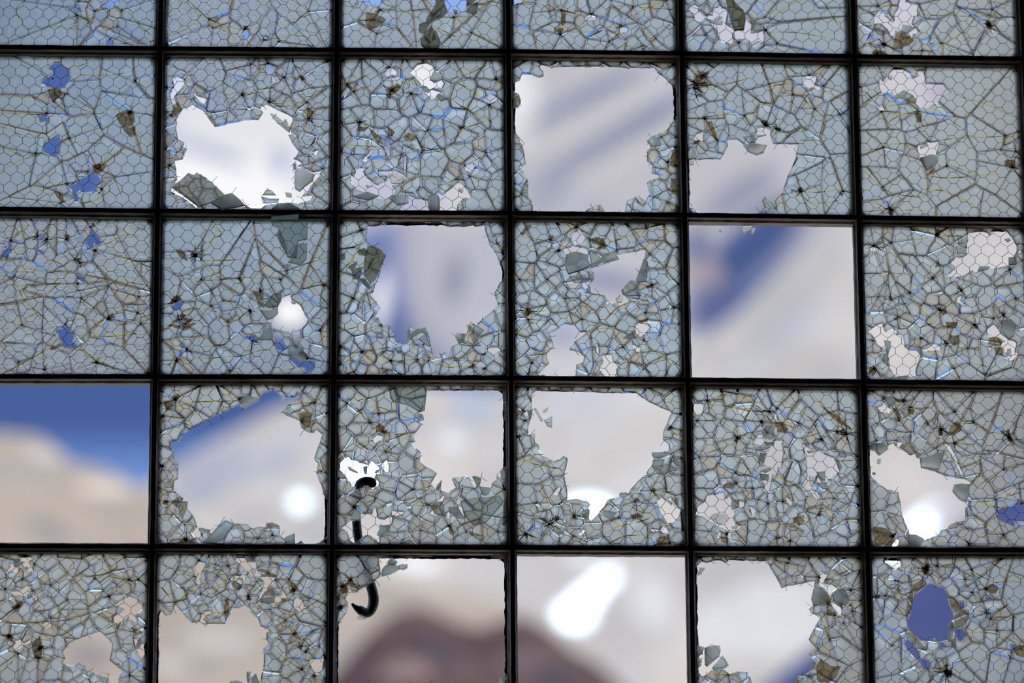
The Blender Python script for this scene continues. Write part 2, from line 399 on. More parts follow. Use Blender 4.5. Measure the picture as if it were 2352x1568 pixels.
PD[3,1]=dict(o=(0,490,3.92),w='f',d=115,dl=(0,80,900,700),h="""0,410 30,360 20,330 75,310 80,270 105,280 90,350 50,390
310,330 350,320 400,370 370,360
770,340 800,300 770,270 800,220 825,150 880,210 910,260 890,295 845,260 835,310 800,330
690,545 730,570 770,605 740,620 700,590
1238,115 1270,105 1298,125 1290,152 1250,130
505,1040 550,1040 610,1010 640,1080 665,1120 650,1150 710,1200 660,1215 600,1205 565,1190 560,1150 530,1090
300,250 400,200 430,190 380,240
105,600 125,560 130,620""",
Y="""40,525 200,530 400,525 640,520
160,655 330,640 530,630
0,490 60,560 160,670 220,790 350,900 510,1060
200,1000 250,940 350,890
0,940 150,1010 270,1050 400,1080 540,1115
790,580 960,595 1200,630 1360,660
900,300 1060,230 1240,150
1000,370 1150,410 1360,490
400,390 530,450 660,520
740,770 850,860 940,950
1010,920 1200,800
800,1045 930,960
690,1110 880,1110 1080,1105 1230,1080
1060,1000 1360,995
0,1455 180,1365 400,1240 560,1170
700,1215 850,1300 1100,1450
270,100 180,170 130,230
430,720 560,610
1290,1440 1340,1395
700,900 730,770""",I="980,950,110 980,950,80 590,1010,100 200,1010,50 730,770,40 1250,760,50 170,1340,60 400,1410,80 870,1350,70 340,210,90 420,240,90 600,240,90 100,250,80 820,130,80 720,450,90 700,640,70 860,340,70 1270,995,50 1240,900,50 120,580,60 680,420,70",
T="450,1220 540,1170 570,1200 460,1240\n620,1060 650,980 680,930 660,1000")
PD[3,2]=dict(o=(350,490,3.921),w='f',d=140,dl=(560,640,1600,1480),H="""1170,760 1245,733 1250,780 1330,830 1355,880 1400,950 1395,985 1340,1040 1250,1078 1180,1055 1090,1035 1070,1000 1030,960 1080,950 1130,910 1135,840""",
h="""1100,1060 1180,1090 1240,1080 1330,1050 1330,1120 1290,1180 1240,1180 1220,1220 1180,1240 1110,1220 1105,1130
1010,780 1050,775 1030,810
990,1080 1030,1000 1065,1000 1050,1050
1225,1290 1300,1310 1330,1330 1450,1320 1465,1370 1400,1450 1380,1390 1310,1380 1240,1310
870,1100 900,1095 945,1130 930,1170 850,1130 800,1110
175,840 265,780 270,820 215,885 180,860
245,1190 280,1175 310,1215 270,1215
235,1290 250,1240 270,1250 255,1290
1185,490 1210,460 1228,490 1210,515""",
Y="""500,90 620,180 540,240 500,320 430,380
430,430 550,430 750,420
440,610 600,600 800,585 960,590 1150,595
440,620 390,660 350,700
640,790 740,700 820,570
560,850 640,790 860,860
600,900 700,990 850,890
430,460 620,600
1250,500 1400,450 1590,400
1240,530 1420,640 1600,850
1310,700 1440,660 1590,630
90,1410 200,1340 400,1320 600,1300 800,1285 1000,1230 1170,1230
430,1210 660,1180
680,1465 830,1270 900,1180
1400,970 1530,1020
1110,1440 1280,1395
270,880 430,860 580,890""",I="390,380,150 390,390,90 210,800,140 240,960,130 300,1000,110 900,1150,110 1400,1310,130 440,600,60 220,1330,90 640,790,40 530,840,50 1210,520,80 780,590,70 880,880,90 1540,650,80 1510,1060,70 680,980,60 310,1230,100 1150,600,50 700,1420,60 970,700,70",
T="890,690 940,710 1000,720 1010,780 960,820 930,760\n210,330 300,360 320,440 240,390\n100,1000 300,1060 420,980 300,1020",
S="""1050,-40 1330,-40 1400,80 1395,230 1310,255 1300,400 1220,400 1140,240 1130,130 1080,110 1060,20
1305,265 1395,265 1390,410 1335,465 1220,440 1260,370
1105,180 1150,150 1210,300 1220,390 1160,290
1175,680 1160,770 1130,840 1050,850 1000,830 1070,740
940,790 1000,800 1010,850 950,830
965,870 1060,880 1130,850 1135,900 1080,950 1030,960
940,1140 1060,1010 1095,1120 1060,1140
1170,1120 1190,1095 1250,1130 1240,1190 1200,1190
1250,1080 1290,1110 1330,1180 1300,1220 1260,1170
1230,1180 1320,1190 1350,1200 1390,1290 1350,1335 1270,1300 1215,1250
1085,1035 1180,1060 1240,1085 1200,1090 1100,1060
1360,880 1405,900 1400,945 1380,930
1245,790 1290,795 1290,815 1260,815""")
PD[3,3]=dict(o=(760,490,3.919),w='v',d=85,brk=1,H="""330,120 480,105 530,88 700,85 900,92 980,100 1040,118 1200,120 1380,110 1390,170 1430,290 1500,400 1540,520 1560,560 1545,600 1520,620 1470,710 1500,830 1400,920 1310,990 1250,990 1220,1080 1170,1080 1110,1100 1150,1170 1085,1200 1060,1290 1020,1255 930,1290 905,1190 880,1090 850,1020 760,1050 700,1030 680,1130 700,1160 640,1180 590,1150 560,1070 520,1000 470,1010 430,940 395,930 450,850 350,730 385,710 400,640 440,560 455,480 500,380 440,310 330,290""",
h="""290,770 300,880 310,940 290,940
390,1070 460,1100 440,1115
1390,1230 1440,1210 1500,1210 1530,1240 1490,1290 1430,1260 1400,1240
1290,1340 1380,1340 1390,1380 1330,1390
560,1200 620,1230 560,1240
1470,200 1480,230 1475,250
455,1460 520,1410 500,1440
820,1260 880,1310 840,1300""",
Y="""90,520 200,400 280,250
80,850 190,780 300,750
80,1060 260,1020
90,1360 280,1260 530,1205
330,1260 470,1290 540,1340
600,1330 760,1320
700,1160 850,1290 930,1290
1330,1385 1150,1380 1020,1390
1050,1320 1250,1330 1400,1310
1310,980 1520,830
290,1260 430,1420
900,1330 1010,1380 1110,1390
1130,1180 1300,1200""",I="280,1250,80 90,1360,70 200,770,60 270,160,70 1280,1370,80 780,1320,70 450,1010,70 1500,280,60 90,1200,70 880,1330,60 540,1330,60 1380,1400,90 1500,1250,60 210,1430,60",
T="230,1420 260,1300 220,1420\n780,1370 620,1470 760,1380",
S="""330,290 380,285 440,310 500,375 455,480 400,600 355,635 300,560 290,480 300,400
235,340 300,310 340,340 310,380 250,370
150,480 240,430 220,490 190,520
185,520 230,490 290,480 260,590 200,590
260,590 300,580 360,670 345,690
90,370 130,360 130,410 100,420
680,1110 710,1035 715,1100 690,1160
700,1150 720,1090 850,1020 880,1090 800,1070
780,1130 850,1080 900,1190 880,1200
1120,1110 1160,1080 1215,1090 1200,1160 1150,1170
1220,1000 1245,990 1270,1060 1350,1190 1300,1190 1260,1110
1290,990 1380,1050 1330,1110 1270,1060
1400,180 1470,200 1465,280 1420,250
570,1210 640,1190 640,1240 600,1240
400,940 430,940 430,970""")
PD[3,4]=dict(o=(1160,490,3.921),w='f',d=78,H="""1000,375 1265,330 1255,410 1210,520 1185,600 1130,610 1050,690 1060,730 1110,770 1130,790 1020,830 1000,800 960,820 920,780 900,740 780,720 760,650 805,590 800,530 760,500 1030,410
540,1000 620,1010 680,1080 740,1065 700,1100 630,1150 590,1200 580,1230 680,1260 710,1290 700,1340 640,1360 630,1480 480,1485 450,1480 300,1450 400,1350 380,1300 380,1260 440,1200 430,1150 400,1090""",
h="""630,175 670,150 700,180 720,230 690,270 640,280 590,250
520,320 580,310 640,300 740,325 745,380 700,360 600,350 545,370
760,320 800,310 805,330
1170,1010 1200,985 1290,1010 1310,1030 1260,1080 1220,1110 1180,1080
870,1280 960,1270 970,1330 1030,1370 1000,1400 1005,1480 950,1480 900,1460 850,1400 890,1340
1150,1180 1220,1210 1210,1250 1180,1230
640,690 690,675 720,700 650,710
1240,1365 1260,1365 1265,1385 1242,1385
820,1170 840,1200 840,1270 825,1260
1480,820 1500,840 1480,870
1110,765 1290,800 1150,785
210,1290 360,1270 230,1295""",
Y="""100,210 230,225 350,250 480,290
100,355 230,300 330,255
440,680 550,740 700,960 770,1030
200,990 340,850 440,660
100,880 200,885 390,880 520,890
890,270 1050,230 1250,150
1260,140 1390,150 1520,150
1320,270 1480,180 1560,170
1300,420 1480,480 1560,490
1400,530 1500,590 1570,640
750,1060 880,1040 1090,1060 1230,1060
880,1000 1000,860 1170,790 1320,800
1130,1310 1250,1230 1360,1240 1590,1390
1270,1370 1480,1310 1520,1320
1010,1380 1100,1340 1210,1380
100,1340 210,1460
560,720 690,710 900,750
100,1060 250,1150""",I="200,870,130 200,870,80 410,240,80 1270,140,90 870,280,90 480,340,70 540,770,60 1320,650,100 1250,1380,120 1520,850,90 1260,900,60 240,1350,60 1300,370,90 690,960,60 640,130,80 1250,1150,60 380,600,60 1060,1210,60 210,960,100 130,600,40",
T="750,240 820,215 890,230 880,270 840,290 790,280\n810,330 860,280 920,290 900,330\n130,190 190,110 240,110 160,210\n1200,970 1290,950 1280,980 1220,1000\n1420,1480 1520,1320 1440,1490",
S="""550,370 640,340 740,370 770,480 700,510 570,550 540,470
755,335 840,350 1000,365 1030,410 880,440 780,470
1180,590 1250,400 1290,430 1280,610 1200,620
1045,690 1130,600 1210,620 1210,680 1230,740 1110,745 1060,730
995,770 1030,725 1060,770 1050,800 1010,805
580,570 730,550 760,610 620,620
740,510 800,580 790,610 750,590
1060,1120 1150,1060 1180,1120 1110,1130
730,680 770,660 770,715 730,710""")
PD[3,5]=dict(o=(1560,490,3.921),w='f',d=60,brk=2,empty=1,S="""570,120 660,115 640,150 600,160 590,185 572,165
650,140 690,135 665,185 650,180
360,145 380,150 378,168 362,160
460,120 482,128 475,135""")
PD[3,6]=dict(o=(1952,490,3.92),w='v',d=95,h="""905,450 960,395 990,405 1030,390 1060,370 1050,330 1055,270 1070,240 1060,180 1190,165 1230,175 1260,200 1280,165 1380,150 1420,170 1470,240 1500,300 1500,340 1470,390 1430,395 1430,465 1300,490 1200,500 1130,530 1100,510 1010,560 910,570 870,580 940,500 945,515 950,480
180,320 215,305 250,310 240,340 190,335
165,1065 240,1010 290,990 310,1060 330,1070 380,1035 430,1060 410,1090 480,1100 490,1200 540,1235 600,1240 630,1280 620,1320 590,1400 590,1450 540,1465 500,1455 440,1470 410,1470 370,1400 350,1350 350,1270 370,1190 300,1210 250,1180 210,1100
460,1020 490,1020 470,1040
970,760 1010,740 990,790 1050,835 1010,830 960,800
795,885 820,880 820,900
640,1225 700,1220 760,1175 810,1200 815,1230 740,1235
1235,1050 1300,1000 1330,1040 1370,1100 1440,1140 1480,1150 1500,1170 1485,1230 1510,1270 1480,1310 1450,1320 1380,1300 1440,1280 1400,1240 1360,1210 1370,1160 1320,1110 1250,1100
1235,1205 1275,1210 1265,1240
1520,340 1555,330 1540,360
855,1205 900,1200 890,1212
1110,735 1135,770 1120,765""",
Y="""130,545 320,540 440,545 600,570 740,605
820,205 1000,205 1100,180
390,420 450,480
560,740 640,870 740,960
600,1040 740,990
910,1210 1060,1215 1200,1210
1080,1350 1290,1390
850,1260 950,1420 990,1500
430,240 640,235 700,220
1480,790 1568,800
130,400 190,360
840,280 930,370
1290,830 1400,790
490,980 620,1110""",I="215,300,120 780,200,110 805,870,120 805,880,90 1000,700,100 370,270,60 540,720,60 250,760,60 370,780,70 490,820,60 430,940,70 640,1130,70 870,1180,80 220,1400,120 1380,920,80 1440,510,80 1060,1220,50 930,1400,50 1290,950,50 1120,1010,80 1490,770,60 740,590,80 200,1150,70",
T="860,980 970,980 950,1040 880,1040\n900,1100 980,1100 990,1170 930,1200 890,1160\n1250,1120 1340,1120 1400,1160 1330,1200 1240,1180\n1290,1210 1390,1220 1380,1290 1310,1280\n760,490 800,400 810,490",
S="""1430,395 1500,395 1500,460 1430,465
1475,390 1510,320 1520,330 1500,400
1480,240 1540,230 1530,280 1490,280
1390,235 1430,222 1450,245 1420,260
1165,475 1262,480 1250,500 1150,520
1360,960 1450,950 1500,1010 1480,1100 1430,1140 1370,1060
1420,1220 1450,1215 1455,1285 1410,1270
310,1140 370,1150 370,1210 340,1270 320,1190
300,1270 345,1240 345,1330 290,1330
440,1465 520,1460 510,1490 440,1485
590,1410 620,1330 640,1380 640,1460 600,1460
970,200 1050,200 1060,260 980,280
955,300 1050,300 1050,360 970,360""")
PD[4,1]=dict(o=(0,870,3.92),w='f',d=60,empty=1)
PD[4,2]=dict(o=(350,870,3.921),w='f',d=82,H="""1000,130 1090,100 1140,150 1190,165 1290,165 1310,120 1312,215 1210,230 1200,265 1155,300 1210,330 1310,370 1330,380 1340,440 1400,480 1450,490 1480,460 1530,500 1510,560 1480,640 1455,720 1490,760 1475,850 1520,960 1540,1040 1580,1100 1590,1400 1550,1440 1500,1470 1440,1490 1370,1490 1340,1455 1285,1490 1285,1390 1190,1430 1150,1400 1150,1320 1030,1295 1020,1330 950,1330 900,1350 860,1310 740,1300 660,1265 600,1310 530,1390 510,1370 430,1340 405,1330 380,1250 310,1150 320,1100 270,1100 275,1070 190,1000 200,920 235,900 235,760 215,680 190,680 190,640 150,570 240,560 270,520 260,495 380,435 560,340 775,240 830,265 930,220 980,170""",
h="360,1385 410,1330 430,1390 450,1440 390,1420\n215,1400 240,1400 235,1420\n1010,1350 1060,1350 1050,1370",
Y="""110,340 230,250 400,212 600,205 780,195
600,60 700,140 780,210
100,385 240,390 360,430
1220,240 1340,220 1450,215 1530,160
80,1250 240,1250
630,1460 740,1300
350,235 400,310
1490,820 1570,860
90,1050 150,1020""",I="790,190,90 100,340,80 90,790,90 1460,220,60 1340,390,60 300,1450,120 200,190,90 130,1110,70 1560,1460,70 950,1440,50 1080,1410,70",
T="170,160 230,135 260,165 220,210 180,200\n100,200 180,200 200,250 130,300\n1320,320 1380,290 1440,330 1430,400 1410,450 1330,380\n220,1480 270,1430 380,1470 400,1490",
S="""230,1160 270,1100 318,1105 310,1170 270,1265 240,1210
170,1110 240,1055 280,1075 240,1160 200,1140
1025,1300 1080,1292 1145,1320 1140,1345 1060,1340 1030,1320
430,1340 520,1360 510,1380 450,1370
100,950 150,910 200,920 180,980 110,980
1150,170 1200,170 1195,190 1150,188
780,195 850,160 975,165 970,190 830,268
1190,1430 1280,1388 1285,1490 1210,1490
660,1268 735,1295 690,1360 640,1440 560,1480 450,1470
1290,1490 1340,1455 1370,1490
1155,300 1200,265 1240,250 1250,330""")
PD[4,3]=dict(o=(760,870,3.921),w='v',d=78,brk=3,H="""865,108 1050,105 1160,112 1250,105 1540,105 1550,200 1560,375 1590,380 1590,780 1560,790 1520,830 1535,880 1490,880 1490,900 1450,940 1440,980 1400,990 1340,960 1355,890 1290,870 1270,880 1310,960 1290,980 1240,875 1120,880 1088,900 1120,980 1070,1010 1060,1030 1010,1010 990,1000 1000,910 950,960 940,1000 905,940 955,850 800,740 812,660 725,575 760,570 740,510 770,485 820,405 780,385 840,370 830,320 790,310 845,285 850,180 865,110""",
h="""80,760 120,720 160,700 180,730 240,740 260,760 340,780 370,740 430,790 440,850 400,870 430,940 420,960 390,970 380,1000 300,920 240,970 190,960 150,900 130,860 80,820
270,1220 360,1220 430,1260 440,1310 420,1390 440,1420 430,1480 380,1420 340,1400 300,1410 220,1480 180,1460 150,1380 100,1340 180,1280
500,730 520,780 520,830 490,830 460,770
380,550 410,510 470,515 440,550 400,580
140,200 165,190 180,230 140,230
550,1190 670,1200 640,1215 555,1230
400,1150 380,1190 365,1250 480,1270 548,1225 550,1260 540,1310 450,1310 420,1270
890,1220 930,1160 940,1210
950,1110 1010,1055 1020,1060 1000,1110
1040,1220 1065,1190 1075,1250 1050,1255
1150,1150 1180,1150 1210,1250 1180,1220
680,1160 720,1140 690,1170
810,1120 940,1130 900,1135
555,1500 610,1490 580,1500""",
Y="""230,200 380,160 500,120
230,290 420,255 590,320 720,360
500,520 680,490 720,490
490,670 600,590 720,520
570,885 760,885
440,970 600,990
700,1130 830,1060 940,1010
200,1180 330,1110 430,1080
780,1000 920,960
620,1460 800,1375
660,150 830,70
160,665 260,590 380,555
740,1140 890,1145
320,960 300,1020""",I="150,220,90 470,480,90 350,400,50 430,320,60 600,530,50 100,660,80 250,980,70 210,1160,70 400,1080,50 810,1370,50 1500,1380,60 1220,1380,60 1060,1330,60 490,660,50 740,1000,50 640,1480,60",
T="215,260 240,265 350,400 310,370\n400,480 430,400 480,430 470,490\n1060,1370 1110,1440 1080,1300\n1240,1370 1380,1420 1260,1410",
S="""520,60 850,65 865,108 845,285 790,290 690,230 560,205 535,160
1165,1090 1300,1060 1400,1060 1520,1040 1560,1100 1480,1200 1400,1290 1290,1320 1200,1230 1180,1160
1560,1080 1640,1040 1685,1130 1640,1230 1560,1320 1540,1310 1550,1180
1650,1240 1680,1240 1670,1330 1655,1340
1275,880 1300,870 1355,895 1345,950 1300,930
1335,970 1440,980 1430,1030 1400,1050 1360,1040
945,980 1000,910 990,970 960,1000
370,930 410,850 430,870 400,940
290,790 330,780 325,860 300,850
150,790 165,790 245,840 240,852 170,825
390,850 410,820 440,815 430,840
745,320 830,320 838,370 780,360
1530,830 1560,820 1570,910 1530,900
410,1400 450,1320 540,1320 520,1370 440,1420
180,1270 210,1180 270,1210 270,1270 210,1285
1060,1150 1150,1155 1210,1260 1130,1250 1070,1200
900,1150 930,1110 1010,1100 1040,1240 930,1210""")
PD[4,4]=dict(o=(1160,870,3.921),w='f',d=80,brk=3,H="""250,130 290,100 400,115 700,118 900,128 1180,132 1250,180 1400,260 1500,300 1480,340 1450,420 1425,470 1420,545 1470,590 1475,640 1440,660 1320,660 1330,700 1340,720 1315,790 1290,810 1270,850 1200,910 1120,1010 1110,1030 1040,1020 1030,1050 920,1090 890,1150 850,1190 840,1210 775,1275 760,1260 765,1180 750,1160 770,1130 740,1100 640,1080 555,1090 565,1040 560,990 540,900 540,840 560,760 570,720 530,685 500,720 440,740 420,730 350,690 310,640 310,600 270,570 270,490 210,495 210,430 240,340 245,260 240,160""",
h="""430,1040 450,1010 500,960 490,1010 470,1050
275,1130 300,1115 315,1140 295,1155
370,1300 390,1285 415,1300 410,1330 380,1320
1370,1110 1410,1070 1450,1100 1490,1070 1520,1120 1580,1180 1560,1240 1500,1290 1470,1300 1400,1195 1385,1150
665,1400 710,1360 720,1370 680,1410
680,1230 750,1180 730,1220
1390,1380 1430,1320 1475,1385
170,310 200,290 205,340 180,330
1490,760 1530,680 1510,720
1310,1350 1400,1370 1330,1380
1420,1300 1470,1310 1430,1320
1540,700 1570,720 1590,740""",
Y="""120,720 220,690 340,680
110,725 250,765 420,800 540,830
340,1185 450,1100 550,1090
130,1170 240,1150
450,1300 600,1350
900,1400 1020,1330 1200,1290 1330,1240
640,1440 780,1440 900,1430
890,1510 1060,1420 1200,1410 1290,1400
880,1220 1000,1300 1070,1330
1060,1100 1200,1190 1340,1230
1410,130 1480,190 1570,215
1140,90 1240,170
1330,1010 1500,1020
410,1330 500,1400 
1500,490 1600,520
1320,80 1420,150
690,1270 760,1270
1370,1100 1330,1000 1290,860""",I="395,1310,160 395,1310,110 290,1120,90 160,290,80 180,380,80 1170,1110,70 1490,440,80 190,1400,120 1480,1480,100 610,1420,50 130,520,70 1320,1010,70 1400,1380,60 620,1240,80 460,1270,70",
T="1120,1230 1200,1210 1250,1250 1150,1265\n170,1370 210,1410 200,1450 170,1400\n600,1190 640,1240 630,1280\n1360,1440 1480,1400 1490,1500 1370,1500\n1030,1220 1030,1280 1010,1240",
S="""260,265 275,262 342,375 325,385
350,370 425,335 425,440 380,425
340,300 345,280 395,252 370,300
690,1220 765,1180 740,1260 710,1250
1320,665 1440,660 1460,690 1380,720 1330,695
1330,730 1440,720 1420,790 1330,795
1355,800 1440,765 1590,800 1480,840 1400,845
1510,740 1530,690 1590,790 1540,780
1460,1090 1510,1110 1500,1140 1470,1110
1530,1080 1570,1070 1560,1150 1530,1130
1280,840 1310,860 1310,890 1280,870
1030,1030 1090,1020 1120,1040 1060,1070 1030,1050
210,290 250,270 240,340 220,390
900,1180 1010,1200 960,1260 880,1230""")
PD[4,5]=dict(o=(1560,870,3.921),w='f',d=78,h="""115,220 220,235 200,310 170,330 120,300
515,275 570,280 625,300 590,335 550,320
850,315 870,310 885,370 860,360
665,570 710,505 740,505 775,545 745,600 700,590
855,560 930,560 915,600 940,650 920,740 920,800 890,790 880,850 860,865 840,850 830,900 810,1020 760,1000 770,940 740,920 810,910 810,860 720,850 800,820 760,780 770,700 800,670 730,650 780,640 820,620 860,600
1135,660 1110,580 1175,635 1260,650 1300,680 1390,710 1430,790 1440,830 1380,880 1320,920 1310,830 1250,840 1230,880 1180,870 1200,960 1180,1000 1240,1020 1260,1060 1250,1085 1210,1060 1180,1000 1110,1000 1120,940 1160,880 1150,810 1155,760 1130,680
150,1220 170,1150 240,1100 250,1055 400,1025 410,1080 460,1070 470,1100 460,1150 480,1180 500,1210 480,1250 510,1310 560,1330 470,1380 430,1360 340,1320 300,1290 260,1270 220,1240
540,1100 585,1110 580,1150 545,1160
640,1150 690,1190 660,1230
965,1060 1020,1110 1010,1140 970,1110
340,1400 375,1370 370,1440 340,1430
430,1390 460,1380 470,1430 440,1430
1050,1210 1110,1240 1120,1260
1075,455 1095,460 1095,490
720,440 745,415 740,440
1245,880 1330,1000 1300,1005 1240,930""",
Y="""240,240 400,245 560,275 700,295 790,300
280,190 400,145 520,130
520,130 640,210 760,290
250,250 420,410 560,500 690,560
200,690 330,640 500,595
190,715 400,800 560,850 720,910
880,160 1050,260 1150,340 1240,400
1100,540 1250,490 1340,470
1200,150 1380,330 1600,490
1450,740 1610,730
1400,1025 1520,1040 1610,1045
1130,1160 1300,1165 1390,1090
1210,1260 1300,1160
1290,1230 1450,1260 1620,1300
870,1340 1000,1330 1170,1290
170,1500 340,1440 500,1450 600,1490
830,870 950,910 1100,1000
560,1350 700,1410 860,1440 1000,1430
900,390 1050,450""",I="250,200,110 810,300,80 740,390,90 880,270,70 500,850,60 510,940,70 790,490,60 1500,500,120 1420,480,90 1070,400,60 1390,1080,50 1500,1270,50 180,710,50 430,1400,100 870,1440,70 1000,1460,70 520,530,80 160,380,70 1280,550,80 1590,970,60 660,990,60 1260,1230,50 800,1130,50 930,1110,50 520,140,50",
T="490,560 550,500 560,520 520,590\n390,960 450,930 500,950 480,1000 410,980\n1260,240 1450,350 1550,450 1540,470 1400,380\n1020,1250 1090,1230 1130,1290 1080,1320 1030,1300\n370,1420 440,1440 430,1490 380,1470\n860,390 930,390 980,450 960,500 880,480",
S="""740,470 790,420 860,420 860,520 820,545 760,510
720,850 810,860 800,920 740,900
740,820 820,790 830,820 780,845
730,660 780,680 770,750 720,730
1170,870 1210,890 1210,970 1180,960
1235,840 1250,840 1315,830 1315,920 1270,900
1240,935 1330,930 1340,990 1290,990
275,1240 310,1210 400,1210 445,1260 380,1305 330,1300
470,1080 545,1090 540,1150 510,1190 480,1140
1150,650 1240,630 1260,650 1170,672
1280,640 1390,690 1380,710 1320,680
1400,700 1440,730 1465,800 1440,820
1360,600 1410,610 1420,660 1370,650
1430,650 1490,640 1510,700 1450,700
590,620 790,610 820,640 790,660 700,640
940,640 960,650 950,680 935,670
470,1330 520,1320 520,1340 480,1350
770,570 850,570 840,600 790,600""")
PD[4,6]=dict(o=(1952,870,3.92),w='f',d=105,dl=(160,100,1150,1500),H="""180,645 230,650 260,690 340,640 350,600 420,570 470,580 440,620 550,685 580,680 600,710 630,715 640,800 780,840 880,880 1040,905 1095,935 1090,950 1000,935 930,970 930,1020 1000,1100 1080,1110 1040,1170 1040,1270 890,1330 870,1350 820,1360 800,1400 720,1430 670,1450 620,1420 540,1395 520,1340 480,1240 435,1015 330,990 240,920 190,870 180,700""",
h="""245,265 300,240 300,205 365,270 340,300 290,305
380,1500 420,1440 440,1450 430,1500 390,1518
1340,1190 1380,1170 1430,1170 1490,1140 1510,1100 1580,1130 1590,1280 1480,1270 1470,1330 1430,1300 1400,1290 1370,1270 1340,1240
190,590 280,560 300,570 220,580
850,580 900,600 950,700 1030,895 1010,880 920,680""",
Y="""410,240 510,230
590,265 700,260 820,220
890,110 1000,220 1110,300
1010,405 1120,400
1130,455 1250,480 1390,500
970,585 1120,590
1400,820 1520,790
1100,1010 1250,890 1380,820
1130,1110 1250,1100 1380,1075 1490,1150
1150,1110 1340,1160
1390,1070 1530,1020
1040,1165 1200,1290 1380,1410
1070,1480 1250,1350
680,1490 860,1475 1060,1480
640,700 850,570 1010,460
740,480 830,490
1390,1060 1440,1030
830,300 910,330""",I="820,460,110 820,460,70 1430,530,130 1430,530,80 1070,1490,120 300,180,80 940,590,70 1110,390,60 440,380,80 380,1420,90 240,560,60 410,560,60 700,410,80 940,300,60 1380,820,50 1380,1410,60 540,260,60 480,200,60 1540,1130,90",
T="880,500 900,420 960,380 1010,430 1000,470 920,510\n350,150 420,180 510,190 500,220 430,220\n210,1330 330,1350 400,1420 380,1500 230,1500 200,1400\n380,270 420,260 460,350 440,400\n510,270 580,280 570,330 520,320",
S="""925,1000 940,950 1000,940 1080,950 1080,1040 1040,1110 980,1080 940,1030
170,600 240,570 250,640 180,640
240,580 300,570 350,630 270,690 240,660
440,610 480,585 580,600 600,650 550,688
250,720 280,720 275,765 245,760
205,840 230,845 230,865 205,860
890,1320 960,1290 1040,1275 1030,1300 950,1340 900,1350
520,1400 590,1400 670,1440 640,1500 540,1510
400,570 430,570 425,605 405,600
1040,1155 1140,1230 1060,1240
640,710 860,650 800,820 640,800
300,150 390,170 400,230 350,250
600,640 580,670 640,690""")
PD[5,1]=dict(o=(0,1240,4.781),w='v',d=95,H="""850,1090 980,1040 1100,1010 1150,1060 1190,1090 1230,1140 1220,1230 1200,1320 1350,1440 1300,1490 1300,1590 1210,1600 1190,1500 1120,1490 1050,1470 950,1420 900,1400 860,1380 750,1370 680,1350 720,1300 690,1230 760,1140""",
h="""60,370 120,300 110,255 170,290 200,270 200,350 100,345
200,180 340,190 350,220 300,240 350,290 360,340 300,340 310,290 260,290 240,230
105,565 200,570 290,505 330,510 340,560 310,570 290,620 200,600 170,610
360,590 420,680 380,640
470,930 510,895 560,925 560,950 520,970 490,960
150,1190 170,1110 220,1095 260,1140 350,1080 330,1130 260,1150 200,1190 180,1220
1270,710 1360,650 1430,625 1500,650 1510,680 1560,690 1560,760 1480,830 1500,900 1400,860 1350,880 1290,910 1255,900 1250,850 1290,820 1340,790 1370,750 1280,720
1470,1080 1520,1090 1500,1180 1600,1130 1600,1250 1560,1290 1520,1250 1490,1160
155,750 175,750 170,780""",
Y="""590,180 700,200 900,210 1200,210 1400,195
820,220 710,380 600,490
650,465 900,410 1150,370 1330,270
760,640 900,700 1140,780 1250,820
840,630 950,510 1050,420
560,900 740,880 940,880 1120,855 1240,850
0,910 270,910 430,910
590,850 740,700
100,510 200,380 310,290
350,790 440,720
1010,460 1300,290
1290,1150 1440,1140
1420,1490 1580,1500
0,1480 100,1370 200,1260
370,1090 560,1100
590,920 830,1080
1150,980 1280,920 1400,880
230,1290 600,1300
1120,390 1400,440 1600,460
60,540 0,490""",I="560,500,80 520,900,90 740,660,60 560,860,80 160,760,130 900,210,60 1420,440,80 1370,200,60 1200,620,80 740,880,50 200,1250,80 430,1200,120 420,1300,90 100,1060,110 1410,850,120 1520,440,80 360,560,60 380,270,70 1420,1490,70 60,540,70 1040,420,50 250,440,60 1130,550,50",
T="350,1130 440,1060 470,1180 460,1300 380,1290 350,1200\n60,1040 150,1040 140,1130 90,1100\n160,640 260,690 200,800\n1440,960 1550,1000 1570,1030 1490,1060\n1270,940 1330,900 1290,1000",
S="""670,1390 730,1360 790,1420 780,1450 700,1440
1050,1490 1110,1440 1200,1460 1180,1560 1100,1550
820,1380 870,1340 900,1370 940,1380 930,1420 860,1410
150,290 200,240 280,240 230,270 180,300
290,600 340,570 365,620 300,650
140,210 210,200 215,250 150,250
1490,1150 1540,1070 1560,1100 1530,1190 1500,1190""")
